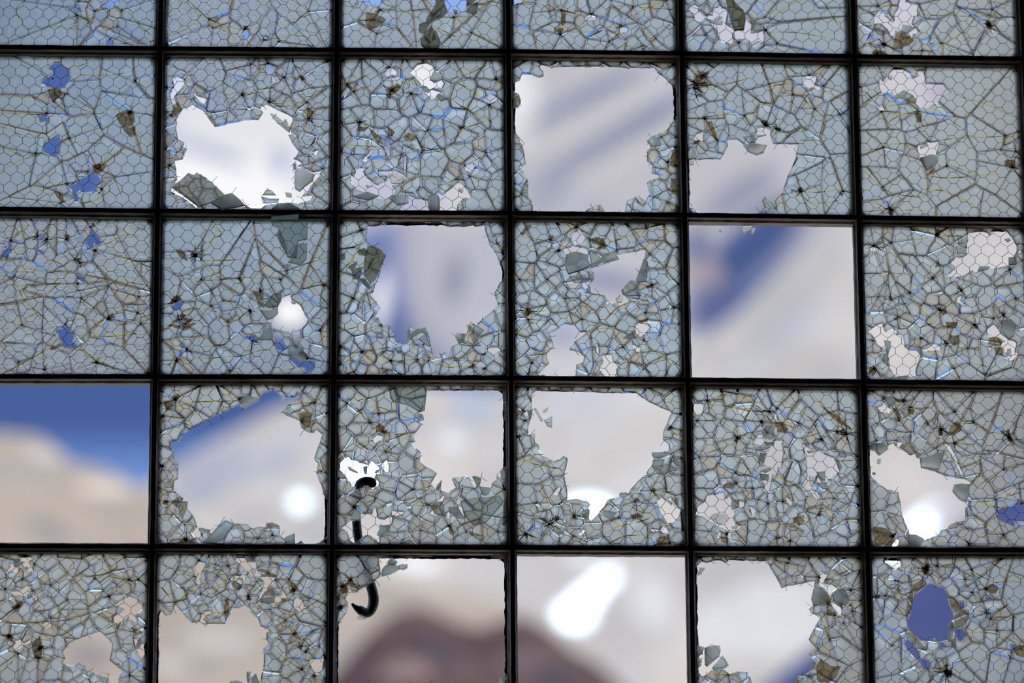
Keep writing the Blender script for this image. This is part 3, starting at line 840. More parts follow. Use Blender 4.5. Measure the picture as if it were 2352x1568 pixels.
PD[5,2]=dict(o=(340,1240,4.78),w='f',d=90,H="""105,860 150,780 195,840 250,830 305,712 480,915 560,900 610,930 640,925 850,925 940,740 1000,750 1060,715 1100,740 1200,850 1235,950 1350,990 1300,1020 1295,1080 1320,1130 1265,1190 1265,1400 1240,1490 1235,1590 1200,1500 1185,1460 1130,1510 1120,1440 1080,1440 1090,1560 1050,1570 1000,1540 900,1540 890,1600 90,1600""",
h="""490,300 560,240 630,265 590,330 575,400 560,420 580,480 555,500 530,460 535,400
955,230 985,190 1060,180 1065,220 1110,250 1180,255 1190,320 1235,400 1130,400 1090,330 1060,420 1000,415 960,430 950,390 1010,400 1080,350 1050,300 1010,260
1240,405 1400,410 1380,440 1340,490 1280,560 1230,650 1205,660 1260,540 1280,460
1395,630 1470,600 1480,560 1500,590 1520,630 1460,670 1400,690
1605,660 1640,635 1700,680 1710,740 1660,800 1640,760 1600,740
610,790 690,780 700,800 640,830 600,870 650,920 590,910 570,890
1770,1340 1800,1310 1850,1305 1930,1300 1910,1400 1850,1480 1790,1380
1220,680 1260,700 1180,730
1100,650 1110,680 1100,730""",
Y="""130,260 300,330 440,390 530,400
120,490 200,590 290,680
310,690 460,570 570,540
590,545 720,520 900,460 1000,425
640,830 740,800 900,785
820,520 850,490
1300,700 1550,670
1180,770 1260,730
1370,970 1550,850 1740,740 1960,600
1310,1060 1460,1100
1260,1500 1500,1480 1690,1430
1310,1140 1500,1300 1690,1430
1520,900 1700,1090 1940,1300
1590,1440 1660,1390
600,310 700,280
740,380 830,320
1100,620 1250,480
1270,610 1360,490""",I="300,690,60 560,230,100 1770,640,110 1100,620,100 1510,890,60 1600,560,100 740,270,60 1690,1420,80 520,400,70 880,290,100 1150,210,100 1820,1500,100 760,400,60 950,700,60 1600,1040,90 1680,1170,90 1400,440,50 1730,1230,80 580,600,60",
T="910,480 950,450 1040,500 1000,560 940,530\n1480,370 1620,480 1690,580 1600,550\n840,650 890,650 890,800 850,900 830,800\n1210,320 1300,330 1420,400 1380,410 1250,360\n1600,960 1690,1110 1600,1070",
S="""1125,350 1150,305 1190,320 1160,400
1080,1450 1120,1445 1120,1540 1090,1560
1130,1510 1185,1462 1230,1590 1140,1590
900,1550 990,1540 980,1590 900,1590
1110,780 1150,760 1210,850 1180,850
1280,600 1360,490 1460,605 1370,610
1230,640 1390,620 1385,680 1310,700 1240,680
1200,415 1250,420 1270,460 1220,450
1060,185 1150,190 1180,240 1090,240
1460,640 1510,640 1500,680 1460,670""")
PD[5,3]=dict(o=(750,1240,4.78),w='f',d=130,brk=3,H="""610,205 650,200 720,195 700,240 640,280 605,330 600,400 620,405 720,370 800,325 840,330 890,310 890,260 790,270 720,195 960,190 1160,188 1170,170 1800,172 1830,200 1950,215 1970,330 1980,400 1995,450 1997,1480 1950,1470 1900,1520 1890,1600 115,1600 115,960 220,800 240,730 210,640 240,580 330,580 360,550 450,510 580,420 600,380 570,200""",
h="200,550 250,540 280,570 240,585",
Y="260,410 330,540\n330,550 450,470 600,400",I="260,440,110 170,520,110 220,560,80 160,740,110 350,510,60",
T="140,450 220,500 240,580 180,600 140,560\n200,480 270,400 350,540 260,520",
S="""670,230 720,195 780,240 750,275 670,270
605,400 615,310 670,270 800,290 790,325 700,380
790,275 840,262 890,300 845,330 810,315
240,530 330,550 330,580
330,850 380,820 440,850 430,865 350,872
1895,1515 1970,1470 1997,1480 1997,1580 1920,1570""")
PD[5,4]=dict(o=(1150,1240,4.78),w='f',d=60,empty=1)
PD[5,5]=dict(o=(1570,1240,4.78),w='v',d=110,brk=3,H="""125,310 200,240 260,255 330,230 400,225 465,258 500,220 640,228 905,228 1075,528 1440,450 1430,510 1460,540 1400,660 1420,720 1375,750 1400,800 1500,840 1370,1095 1450,1190 1370,1255 1460,1340 1410,1350 1380,1440 1340,1470 1300,1500 1240,1500 1230,1600 765,1600 710,1445 600,1440 500,1470 450,1420 300,1430 240,1480 210,1500 150,1430 200,1370 150,1310 210,1230 230,1180 150,1150 135,1000 125,700""",
h="""1500,380 1520,350 1575,380 1550,430 1530,470 1570,490 1620,490 1670,520 1630,570 1620,610 1600,610 1550,530 1500,510 1490,460 1495,430
1620,700 1650,680 1690,720 1750,770 1730,830 1700,830 1690,790 1650,750
300,1390 230,1410 240,1450 300,1430""",
Y="""910,200 990,240 1150,290 1350,370 1490,420
1340,190 1420,300 1490,390
1550,450 1680,390 1950,250
1560,440 1800,340
1570,480 1700,510 1970,570
1650,180 1790,350
1740,750 1860,700 1960,660
1450,1190 1550,1130 1650,1100
1500,840 1600,830 1740,860
1750,1568 1980,1460
1440,710 1600,620
250,1480 490,1480
1510,850 1600,1100""",I="1140,260,70 1500,420,100 1560,440,90 1700,240,60 1720,720,90 1830,560,80 1850,790,80 1750,920,70 1590,710,80 1430,720,60 1660,830,60 1600,1100,60 490,1480,60 1370,1500,70 180,200,80 220,1500,80",
T="1590,650 1640,620 1570,740 1560,690\n1720,720 1770,530 1740,700\n1530,820 1600,770 1680,820\n1500,1300 1600,1380 1730,1390 1680,1500 1600,1568 1480,1568 1450,1400",
S="""180,300 240,305 190,380 150,390
230,1180 330,1155 400,1155 410,1215 380,1290 260,1390 235,1370
310,1400 430,1262 500,1370 470,1400 330,1430
150,1290 200,1310 200,1350 160,1330
180,1210 210,1200 210,1260 180,1245
1380,1440 1410,1340 1460,1340 1440,1410
1235,1500 1290,1480 1330,1530 1310,1600 1235,1600
1650,560 1760,520 1810,600 1820,680 1720,730 1640,650
1430,520 1520,510 1610,620 1560,700 1440,710 1400,650
1340,1500 1400,1440 1450,1470 1420,1520""")
PD[5,6]=dict(o=(1952,1240,4.78),w='v',d=95,H="""630,890 660,850 690,690 720,590 760,550 840,500 900,490 960,500 1030,530 1070,600 1080,700 1120,780 1130,870 1100,920 1080,1090 1000,1115 830,1105 770,1100 640,960""",
h="""380,230 440,200 500,200 550,230 565,280 510,320 470,300 440,270 390,250
630,1080 700,1150 690,1180 730,1190 760,1310 810,1320 880,1350 890,1390 850,1415 790,1390 770,1330 700,1270 640,1210 600,1130
1140,1000 1200,970 1280,1020 1270,1060 1220,1110 1190,1100
1190,680 1250,685 1250,760 1220,740
1470,800 1500,770 1560,800 1510,835
1480,620 1550,625 1570,650 1500,665
380,630 400,610 420,640 400,660
415,430 440,380 485,430
990,1130 1020,1120 1080,1170 1000,1170 1000,1210 980,1190
1770,1160 1830,1150 1760,1250""",
Y="""1470,200 1630,300 1800,370 1912,440
1270,290 1420,390 1580,470
1580,470 1750,455 1912,475
1640,560 1800,690
1540,850 1700,845 1912,865
1270,680 1400,685 1560,665
1280,1020 1470,1015 1620,1040 1720,1080 1810,1130
1440,1320 1560,1230 1770,1150
400,570 500,580 620,610
500,270 600,280 740,340
840,260 950,300 1180,300
430,1080 550,1075 640,1090
380,1110 550,1190 700,1280
430,660 620,850
990,290 1100,260 1250,220
930,1500 1050,1370 
1540,830 1740,700
0,960 0,970
1090,1370 1350,1270
900,1120 1000,1120
1600,1480 1700,1350""",I="850,340,150 840,310,110 390,620,120 280,630,110 1050,1450,180 1060,1480,130 1060,1380,90 1500,800,120 1490,540,100 530,550,80 1330,330,60 1260,440,70 460,1160,60 1540,870,80 1610,1000,70 500,450,80 960,290,90 850,1400,80 1760,1300,80 1340,580,60 800,430,60",
T="780,300 850,270 880,330 820,400\n1500,520 1560,480 1640,530 1600,590 1530,580\n1780,1190 1860,1150 1912,1160 1912,1290 1830,1270\n530,1560 560,1500 530,1568",
S="""705,480 800,420 840,450 840,500 730,590 700,560
630,620 690,560 690,650 660,800 620,870
600,590 690,545 690,570 610,605
570,950 610,950 700,1020 760,1110 840,1200 800,1210 700,1110 600,1000
1085,610 1130,610 1210,700 1230,760 1160,800 1110,730
1140,830 1220,770 1310,755 1310,850 1250,950 1180,980 1150,920
1090,920 1120,880 1150,940 1120,1110 1080,1110
1120,1090 1160,1080 1170,1180 1130,1180
930,480 1010,490 1000,510 945,500
910,1080 940,1080 935,1105 915,1100""")

# ------------------------------------------------------------------ window grid, measured bar by bar
VL = {1: [(370, 60), (347.5, 1500)], 2: [(773.5, 60), (761, 1400)], 3: [(1165.5, 60), (1176.5, 1450)], 4: [(1561, 60), (1585.6, 1400)],
      5: [(1955.5, 60), (1992.5, 1450)], 0: [(-24, 0), (-70, 1566)], 6: [(2340, 0), (2404, 1566)]}
HX = [150, 570, 970, 1370, 1750, 2150]
HL = {1: [121.6, 125.5, 128, 132, 138, 144.5], 2: [493, 498, 499, 502, 507, 513], 3: [874.5, 875, 876, 880, 883.5, 888],
      4: [1262, 1263, 1264.5, 1267, 1269, 1270.5], 0: [-246, -240, -235, -229, -224, -217], 5: [1657, 1658, 1659, 1661, 1663, 1664]}
def vx(i, y):
    (x0, y0), (x1, y1) = VL[i]; return x0+(x1-x0)*(y-y0)/(y1-y0)
def hy(j, x):
    ys = HL[j]
    if x <= HX[0]: k = 0
    elif x >= HX[-1]: k = 4
    else: k = max(q for q in range(5) if HX[q] <= x)
    return ys[k]+(ys[k+1]-ys[k])*(x-HX[k])/(HX[k+1]-HX[k])
def node(i, j):
    y = HL[j][2]
    for _ in range(6): x = vx(i, y); y = hy(j, x)
    return at(x, y)
N = {(i, j): node(i, j) for i in range(7) for j in range(6)}

# ------------------------------------------------------------------ the hall (dark inside)
XL, XR, ZT, ZB = N[0, 0].x-.03, N[6, 0].x+.03, N[0, 0].z+.02, N[0, 5].z-.02
XL = min(XL, N[0, 5].x-.03); XR = max(XR, N[6, 5].x+.03); ZT = max(ZT, N[6, 0].z+.02)
def struct(name, boxes, m):
    b = MB()
    for q in boxes: b.box(*q)
    return tagp(b.build(name, m), kind='structure')
struct('unseen_floor', [((-5, -10, -.2), (5, 0.15, 0))], M_wall)
struct('unseen_ceiling', [((-5, -10, 6.5), (5, 0.15, 6.7))], M_wall)
struct('unseen_wall_left', [((-5.2, -10, 0), (-5, .15, 6.5))], M_wall)
struct('unseen_wall_right', [((5, -10, 0), (5.2, .15, 6.5))], M_wall)
struct('unseen_wall_back', [((-5.2, -10.2, 0), (5.2, -10, 6.5))], M_wall)
struct('unseen_wall_front', [((-5, -.05, 0), (XL, .15, 6.5)), ((XR, -.05, 0), (5, .15, 6.5)), ((XL, -.05, 0), (XR, .15, ZB)), ((XL, -.05, ZT), (XR, .15, 6.5))], M_wall)

# steel glazing bars: one window, each bar a part
win = tagp(empty('window_1', (0, 0, N[0, 5].z)), kind='structure')
PROF = [(-.0040, -.030), (.0040, -.030), (.0052, -.026), (.0052, -.020), (.0082, -.017), (.0082, -.0040), (.0066, -.0036), (.0066, .0100), (.0035, .0125), (-.0035, .0125),
        (-.0066, .0100), (-.0066, -.0036), (-.0082, -.0040), (-.0082, -.017), (-.0052, -.020), (-.0052, -.026)]
def bar(pts, vertical, name):
    vs = []; fs = []; n = len(PROF)
    rnd = random.Random(int(pts[0].x*1000+pts[0].z*77)); fine = []
    for a, b in zip(pts, pts[1:]):
        k = max(1, int((b-a).length/.012))
        fine += [a.lerp(b, q/k) for q in range(k)]
    fine.append(pts[-1])
    for p in fine:
        for ox, oy in PROF:
            j = rnd.uniform(-.0004, .0004)
            vs.append((p.x+ox+j, oy, p.z) if vertical else (p.x, oy+(.0012 if oy < 0 else -.0008), p.z+ox+j))
    for s in range(len(fine)-1):
        for k in range(n): fs.append((s*n+k, s*n+(k+1) % n, (s+1)*n+(k+1) % n, (s+1)*n+k))
    fs.append(tuple(range(n))); fs.append(tuple(range(len(vs)-n, len(vs))))
    return mkobj(name, vs, fs, M_steel, win)
for i in range(7):
    e0 = N[i, 0]+Vector((0, 0, .03)); e1 = N[i, 5]-Vector((0, 0, .03))
    bar([e0]+[N[i, j] for j in range(6)]+[e1], True, 'vertical_bar')
for j in range(6):
    e0 = N[0, j]-Vector((.03, 0, 0)); e1 = N[6, j]+Vector((.03, 0, 0))
    bar([e0]+[N[i, j] for i in range(7)]+[e1], False, 'horizontal_bar')

# ------------------------------------------------------------------ mountains outside
def sil_y(sil, x):
    if x <= sil[0][0]: (a, b), (c, d) = sil[0], sil[1]
    elif x >= sil[-1][0]: (a, b), (c, d) = sil[-2], sil[-1]
    else:
        k = max(q for q in range(len(sil)-1) if sil[q][0] <= x); (a, b), (c, d) = sil[k], sil[k+1]
    return b+(d-b)*(x-a)/(c-a)
def on_slope(px, py, sil, Y, lean):
    """where a mark lies on the leaning face of a ridge"""
    zc = at(px, sil_y(sil, px), Y).z; d = ray(px, py)
    t = (zc-CAM.z-(Y-CAM.y)/lean)/(d.z-d.y/lean)
    return CAM+d*t
def ridge(name, sil, Y, m, label, rough_amp, lean=.9, seed=0, step=14, rows=46, low=1750):
    """terrain rising to a crest; the crest runs through real points at distance Y"""
    xs = list(range(-4200, -300, 90))+list(range(-300, 2700, step))+list(range(2700, 6600, 90)); vs = []; fs = []; nc = len(xs)
    silh = lambda x: sil_y(sil, x)
    back = 4
    for r in range(-back, rows):
        for x in xs:
            c = at(x, silh(x), Y); hpx = Y/FPX
            if r < 0: t = -r*40*hpx; p = Vector((c.x, c.y+t*1.2, c.z-t*.35))
            else:
                t = (r/(rows-1))**1.25*(c.z+2)
                p = Vector((c.x, c.y-t*lean, c.z-t))
            s = 1/(220*hpx); amp = rough_amp*hpx*min(1, .25+abs(r)/5)
            d = noise.fractal(Vector((p.x*s+seed, p.z*s*1.3, seed*1.7)), 1., 2., 5)
            p.y += amp*d*1.4; p.z += amp*.35*d
            vs.append(p)
    for r in range(rows+back-1):
        for k in range(nc-1):
            a = r*nc+k; fs.append((a, a+1, a+nc+1, a+nc))
    o = mkobj(name, vs, fs, m, smooth=True)
    return tagp(o, label, 'mountain')
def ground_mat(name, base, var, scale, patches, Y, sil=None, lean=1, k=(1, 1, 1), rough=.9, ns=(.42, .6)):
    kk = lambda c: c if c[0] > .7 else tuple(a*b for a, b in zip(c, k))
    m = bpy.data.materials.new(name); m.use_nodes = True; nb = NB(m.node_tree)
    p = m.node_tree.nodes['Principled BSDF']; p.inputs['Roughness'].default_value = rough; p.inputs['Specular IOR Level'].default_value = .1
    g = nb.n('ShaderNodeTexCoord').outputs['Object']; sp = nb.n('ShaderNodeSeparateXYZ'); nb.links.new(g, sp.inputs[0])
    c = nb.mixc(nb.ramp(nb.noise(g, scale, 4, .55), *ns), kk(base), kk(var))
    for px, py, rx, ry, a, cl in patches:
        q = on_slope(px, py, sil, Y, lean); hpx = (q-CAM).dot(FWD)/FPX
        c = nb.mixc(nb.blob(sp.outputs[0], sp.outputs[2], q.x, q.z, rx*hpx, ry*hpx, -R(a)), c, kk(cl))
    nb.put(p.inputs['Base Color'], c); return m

SNOW_Y = 900.
SIL_SNOW = [(-4200, 1250), (-1200, 1150), (250, 1180), (350, 1105), (450, 1035), (620, 945), (760, 900), (950, 880), (1150, 900), (1350, 860), (1560, 830), (1640, 760), (1720, 690), (1830, 585), (1930, 490), (2100, 400), (2400, 300), (3100, 180), (4500, 320), (6600, 500)]
SIL_SHADED = [(-4200, 2000), (1000, 1900), (1500, 1740), (1620, 1670), (1740, 1585), (1850, 1500), (1960, 1420), (2060, 1345), (2150, 1290), (2230, 1190), (2290, 1130), (2400, 1060), (3000, 900), (6600, 850)]
SIL_TAN = [(-4200, 700), (-1200, 880), (-300, 960), (0, 995), (90, 1002), (140, 1040), (160, 1062), (250, 1078), (300, 1105), (360, 1150), (480, 1240), (620, 1290), (760, 1310), (900, 1335), (1080, 1362), (1180, 1390), (1300, 1500), (1420, 1600), (1500, 1680), (2600, 1900), (6600, 2000)]
SIL_BROWN = [(-4200, 2000), (300, 1900), (600, 1690), (700, 1600), (770, 1540), (850, 1450), (905, 1405), (960, 1392), (1010, 1410), (1070, 1440), (1120, 1435), (1180, 1416), (1230, 1424), (1270, 1452), (1320, 1495), (1370, 1520), (1420, 1565), (1500, 1650), (1600, 1760), (2600, 2000), (6600, 2100)]
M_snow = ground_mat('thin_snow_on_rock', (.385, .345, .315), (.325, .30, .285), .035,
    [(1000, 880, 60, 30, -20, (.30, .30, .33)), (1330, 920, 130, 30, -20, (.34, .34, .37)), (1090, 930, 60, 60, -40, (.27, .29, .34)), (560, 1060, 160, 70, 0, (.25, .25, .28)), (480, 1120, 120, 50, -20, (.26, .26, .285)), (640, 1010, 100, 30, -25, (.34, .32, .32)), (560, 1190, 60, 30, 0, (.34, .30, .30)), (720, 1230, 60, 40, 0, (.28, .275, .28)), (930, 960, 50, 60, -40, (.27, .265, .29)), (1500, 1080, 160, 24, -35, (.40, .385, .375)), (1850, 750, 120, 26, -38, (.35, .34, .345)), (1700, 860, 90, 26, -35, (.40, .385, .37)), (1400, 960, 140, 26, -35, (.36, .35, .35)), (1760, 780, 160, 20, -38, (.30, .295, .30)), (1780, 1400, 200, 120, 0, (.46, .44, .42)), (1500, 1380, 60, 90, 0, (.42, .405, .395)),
     (690, 1155, 24, 24, 0, (.75, .75, .75)), (1040, 1010, 30, 30, 0, (.50, .51, .51)), (835, 1075, 60, 40, 0, (.98, .98, .98)), (1350, 1170, 60, 40, 0, (.98, .98, .98)),  # small round patches paint blurred glints into the snow colour
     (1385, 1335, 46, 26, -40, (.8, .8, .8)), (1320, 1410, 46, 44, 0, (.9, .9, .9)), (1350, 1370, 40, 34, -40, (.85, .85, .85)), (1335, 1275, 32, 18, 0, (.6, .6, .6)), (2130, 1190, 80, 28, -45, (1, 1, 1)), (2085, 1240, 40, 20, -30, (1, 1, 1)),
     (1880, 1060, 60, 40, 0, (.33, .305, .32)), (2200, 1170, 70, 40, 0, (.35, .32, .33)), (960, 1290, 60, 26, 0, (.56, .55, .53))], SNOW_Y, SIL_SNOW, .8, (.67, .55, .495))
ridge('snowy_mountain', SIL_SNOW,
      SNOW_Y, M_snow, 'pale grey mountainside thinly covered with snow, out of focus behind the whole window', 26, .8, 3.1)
M_shaded = ground_mat('shade_blue_rock', (.045, .052, .115), (.04, .045, .10), .05, [], 520., SIL_SHADED, .8, (.62, .57, .64))  # blue base colour paints in the shade on this mountain flank
ridge('shaded_ridge', SIL_SHADED,
      520., M_shaded, 'shaded dark blue ridge, blurred behind the bottom right panes', 16, .8, 8.4)
M_tan = ground_mat('tan_rock', (.27, .215, .175), (.23, .19, .16), .12,
    [(70, 1080, 90, 22, 10, (.20, .185, .17)), (110, 1215, 70, 26, 20, (.165, .15, .145)), (210, 1505, 60, 50, 20, (.17, .14, .135)), (450, 1530, 90, 22, 0, (.20, .175, .165)),
     (100, 1040, 50, 18, 0, (.40, .33, .29)), (240, 1120, 70, 24, 0, (.42, .35, .29)), (500, 1470, 90, 40, 0, (.30, .265, .24)), (800, 1500, 60, 50, 0, (.23, .19, .175)), (390, 1520, 50, 26, 0, (.32, .28, .25))], 300., SIL_TAN, .85, (.71, .60, .54))
ridge('tan_ridge', SIL_TAN,
      300., M_tan, 'tan rocky ridge, blurred behind the lower left panes', 14, .85, 1.3)
M_brown = ground_mat('mauve_brown_rock', (.055, .036, .036), (.085, .064, .058), .22,
    [(950, 1470, 40, 40, 0, (.045, .034, .036)), (1010, 1500, 60, 24, 30, (.036, .034, .05)), (930, 1540, 70, 40, 0, (.15, .12, .11)), (860, 1440, 40, 20, 0, (.10, .082, .08)), (1190, 1520, 60, 30, 0, (.10, .082, .08)),
     (1280, 1560, 60, 30, 0, (.036, .034, .046)), (1220, 1450, 60, 26, 0, (.07, .045, .048)), (1090, 1430, 50, 16, 20, (.19, .15, .12))], 180., SIL_BROWN, .8, (.68, .47, .45))
ridge('brown_hill', SIL_BROWN,
      180., M_brown, 'dark mauve brown hill, blurred behind the third and fourth bottom openings', 12, .8, 5.2)
M_land = ground_mat('valley_ground', (.52, .43, .34), (.42, .36, .30), .02, [], 60., SIL_TAN)
b = MB(); b.add([(-900, .2, -.6), (900, .2, -.6), (900, 1500, -.6), (-900, 1500, -.6), (-900, .2, -3), (900, .2, -3), (900, 1500, -3), (-900, 1500, -3)],
    [(0, 1, 2, 3), (7, 6, 5, 4), (0, 4, 5, 1), (1, 5, 6, 2), (2, 6, 7, 3), (3, 7, 4, 0)])
tagp(b.build('ground', M_land), kind='structure')

# ------------------------------------------------------------------ glass materials
def glass_mat(name, rough, tint, bscale, bstr, dirt=.12, stretch=(1, 1, 1), trans=.80, ior=1.18, bdist=.001):
    m = bpy.data.materials.new(name); m.use_nodes = True; nb = NB(m.node_tree); nb.nodes.clear()
    g = nb.n('ShaderNodeTexCoord').outputs['Object']
    mp = nb.n('ShaderNodeMapping'); nb.links.new(g, mp.inputs[0]); mp.inputs['Scale'].default_value = stretch
    bp = nb.n('ShaderNodeBump'); bp.inputs['Strength'].default_value = bstr; bp.inputs['Distance'].default_value = bdist
    nb.put(bp.inputs['Height'], nb.noise(mp.outputs[0], bscale, 3, .55))
    rf = nb.n('ShaderNodeBsdfRefraction'); rf.inputs['IOR'].default_value = ior; rf.inputs['Roughness'].default_value = rough
    dn = nb.noise(g, 22, 4, .6)
    dmask = nb.m('MULTIPLY', nb.ramp(dn, .38, .72), dirt)
    fine = nb.noise(g, 260, 3, .6)
    tc_ = nb.mixc(nb.m('MULTIPLY', nb.ramp(fine, .3, .8), .35), tint, tuple(min(1, v*1.12) for v in tint))
    nb.put(rf.inputs['Color'], nb.mixc(dmask, tc_, tuple(a*b*1.6 for a, b in zip(tint, (.62, .56, .46)))))
    nb.links.new(bp.outputs[0], rf.inputs['Normal'])
    gl = nb.n('ShaderNodeBsdfGlossy'); gl.inputs['Roughness'].default_value = max(rough, .08)
    fr = nb.n('ShaderNodeFresnel'); fr.inputs[0].default_value = 1.45
    mx = nb.n('ShaderNodeMixShader'); nb.links.new(fr.outputs[0], mx.inputs[0]); nb.links.new(rf.outputs[0], mx.inputs[1]); nb.links.new(gl.outputs[0], mx.inputs[2])
    tl = nb.n('ShaderNodeBsdfTranslucent'); tl.inputs[0].default_value = (*[min(1, v*1.0) for v in tint], 1)
    m2 = nb.n('ShaderNodeMixShader'); m2.inputs[0].default_value = trans
    nb.links.new(mx.outputs[0], m2.inputs[1]); nb.links.new(tl.outputs[0], m2.inputs[2])
    out = nb.n('ShaderNodeOutputMaterial'); nb.links.new(m2.outputs[0], out.inputs[0])
    return m
M_gback = glass_mat('glass_outer_face', .05, (.97, .98, .98), 200, .1, .05, trans=0, ior=1.01)
M_gface = glass_mat('patterned_wired_glass', .46, (.90, .95, .95), 240, .35)
M_grip = glass_mat('rippled_wired_glass', .30, (.72, .87, 1.0), 120, .9, stretch=(1, 1, .4), trans=.68, ior=1.4, bdist=.002)
M_gham = glass_mat('hammered_wired_glass', .16, (.80, .92, 1.0), 95, 1.0, trans=.58, ior=1.45, bdist=.004, stretch=(.6, 1, 1))
M_gblue = glass_mat('bluish_wired_glass', .44, (.85, .95, 1.0), 200, .5)
M_gpeb = glass_mat('pebbled_wired_glass', .40, (.92, .93, .90), 90, .9, ior=1.35, bdist=.002)
M_gedge = glass_mat('glass_fracture', .24, (.52, .70, .98), 300, .2, .2, trans=0, ior=1.5)  # blue tint paints in sky light refracted by the broken edges
M_gdark = glass_mat('dark_fracture', .30, (.30, .27, .22), 300, .3, .5, trans=0)  # dark tint stands in for light trapped inside the crack edges
M_gtan = glass_mat('tan_fracture', .30, (.80, .62, .38), 300, .3, .3)  # tan tint stands in for ground light bent by the crack edges
M_gdust = glass_mat('dusty_wired_glass', .34, (.86, .81, .72), 240, .4, .7)
def film(name, c, dif, f):
    m = bpy.data.materials.new(name); m.use_nodes = True; nb = NB(m.node_tree); nb.nodes.clear()
    g = nb.n('ShaderNodeTexCoord').outputs['Object']
    t = nb.n('ShaderNodeBsdfTransparent'); nb.put(t.inputs[0], nb.mixc(nb.ramp(nb.noise(g, 120, 3, .6), .3, .7), c, tuple(min(1, q*1.5) for q in c)))
    d = nb.n('ShaderNodeBsdfTranslucent'); d.inputs[0].default_value = (*dif, 1)
    x = nb.n('ShaderNodeMixShader'); x.inputs[0].default_value = f
    nb.links.new(t.outputs[0], x.inputs[1]); nb.links.new(d.outputs[0], x.inputs[2])
    o = nb.n('ShaderNodeOutputMaterial'); nb.links.new(x.outputs[0], o.inputs[0]); return m
M_yel = film('yellow_fracture', (1, .86, .42), (1, .80, .30), .10)  # amber film for the long cracks
M_dk = film('black_crushed_glass', (.22, .18, .13), (.10, .08, .06), .4)
M_crush = film('crushed_brown_glass', (.50, .40, .29), (.2, .16, .1), .2)
M_flap = film('dust_brown_flake', (.58, .50, .40), (.3, .25, .2), .15)
M_sharddk = glass_mat('dark_olive_shard', .25, (.36, .35, .27), 160, .5, .5, trans=.12)  # darkened tint stands in for the dim hall these shards reflect
M_gtint = glass_mat('smoky_glass', .28, (.80, .80, .74), 200, .4, .6, trans=.2)
M_shard = glass_mat('grey_green_shard', .22, (.62, .68, .64), 160, .5, .6, trans=.1)  # tint darkened for the dim hall the leaning glass reflects
M_shardb = glass_mat('brown_dusty_shard', .25, (.56, .52, .44), 160, .5, .8, trans=.1)
DARKS = {(1,3): 99, (1,5): 1, (3,2): 5, (3,3): 5, (4,3): 5, (5,6): 7, (2,5): 0, (4,2): 3, (4,4): 1}

# ------------------------------------------------------------------ plane geometry helpers (x, z on the window plane)
def P2(px, py): q = at(px, py); return (q.x, q.z)
def inpoly(p, poly):
    x, y = p; c = False; n = len(poly); j = n-1
    for i in range(n):
        xi, yi = poly[i]; xj, yj = poly[j]
        if (yi > y) != (yj > y) and x < (xj-xi)*(y-yi)/(yj-yi)+xi: c = not c
        j = i
    return c
def area2(poly): return sum(poly[i-1][0]*poly[i][1]-poly[i][0]*poly[i-1][1] for i in range(len(poly)))/2
def segd(p, a, b):
    dx, dy = b[0]-a[0], b[1]-a[1]; l = dx*dx+dy*dy
    t = 0 if l == 0 else max(0, min(1, ((p[0]-a[0])*dx+(p[1]-a[1])*dy)/l))
    return math.hypot(p[0]-a[0]-dx*t, p[1]-a[1]-dy*t)
def parse(s, o, px=False):
    out = []
    for l in s.strip().split('\n'):
        if l.strip():
            q = [tuple(map(float, t.split(','))) for t in l.split()]
            q = [(o[0]+a/o[2], o[1]+b/o[2]) for a, b in q]
            out.append(q if px else [P2(*t) for t in q])
    return out
PX = (P2(1276, 784)[0]-P2(1176, 784)[0])/100
def roughen(poly, rnd, step, amp):
    """break long straight sides of a hole into a slightly chipped line"""
    out = []
    for i in range(len(poly)):
        a, b = poly[i], poly[(i+1) % len(poly)]; L = math.hypot(b[0]-a[0], b[1]-a[1]); k = max(1, int(L/step)); out.append(a)
        for q in range(1, k):
            t = (q+rnd.uniform(-.3, .3))/k; nx, ny = -(b[1]-a[1])/L, (b[0]-a[0])/L; e = rnd.uniform(-amp, amp)
            out.append((a[0]+(b[0]-a[0])*t+nx*e, a[1]+(b[1]-a[1])*t+ny*e))
    return out
def clip(poly, mx, my, nx, ny):
    out = []; n = len(poly)
    for i in range(n):
        a, b = poly[i], poly[(i+1) % n]
        da = (a[0]-mx)*nx+(a[1]-my)*ny; db = (b[0]-mx)*nx+(b[1]-my)*ny
        if da <= 0: out.append(a)
        if (da < 0 < db) or (db < 0 < da): t = da/(da-db); out.append((a[0]+(b[0]-a[0])*t, a[1]+(b[1]-a[1])*t))
    return out

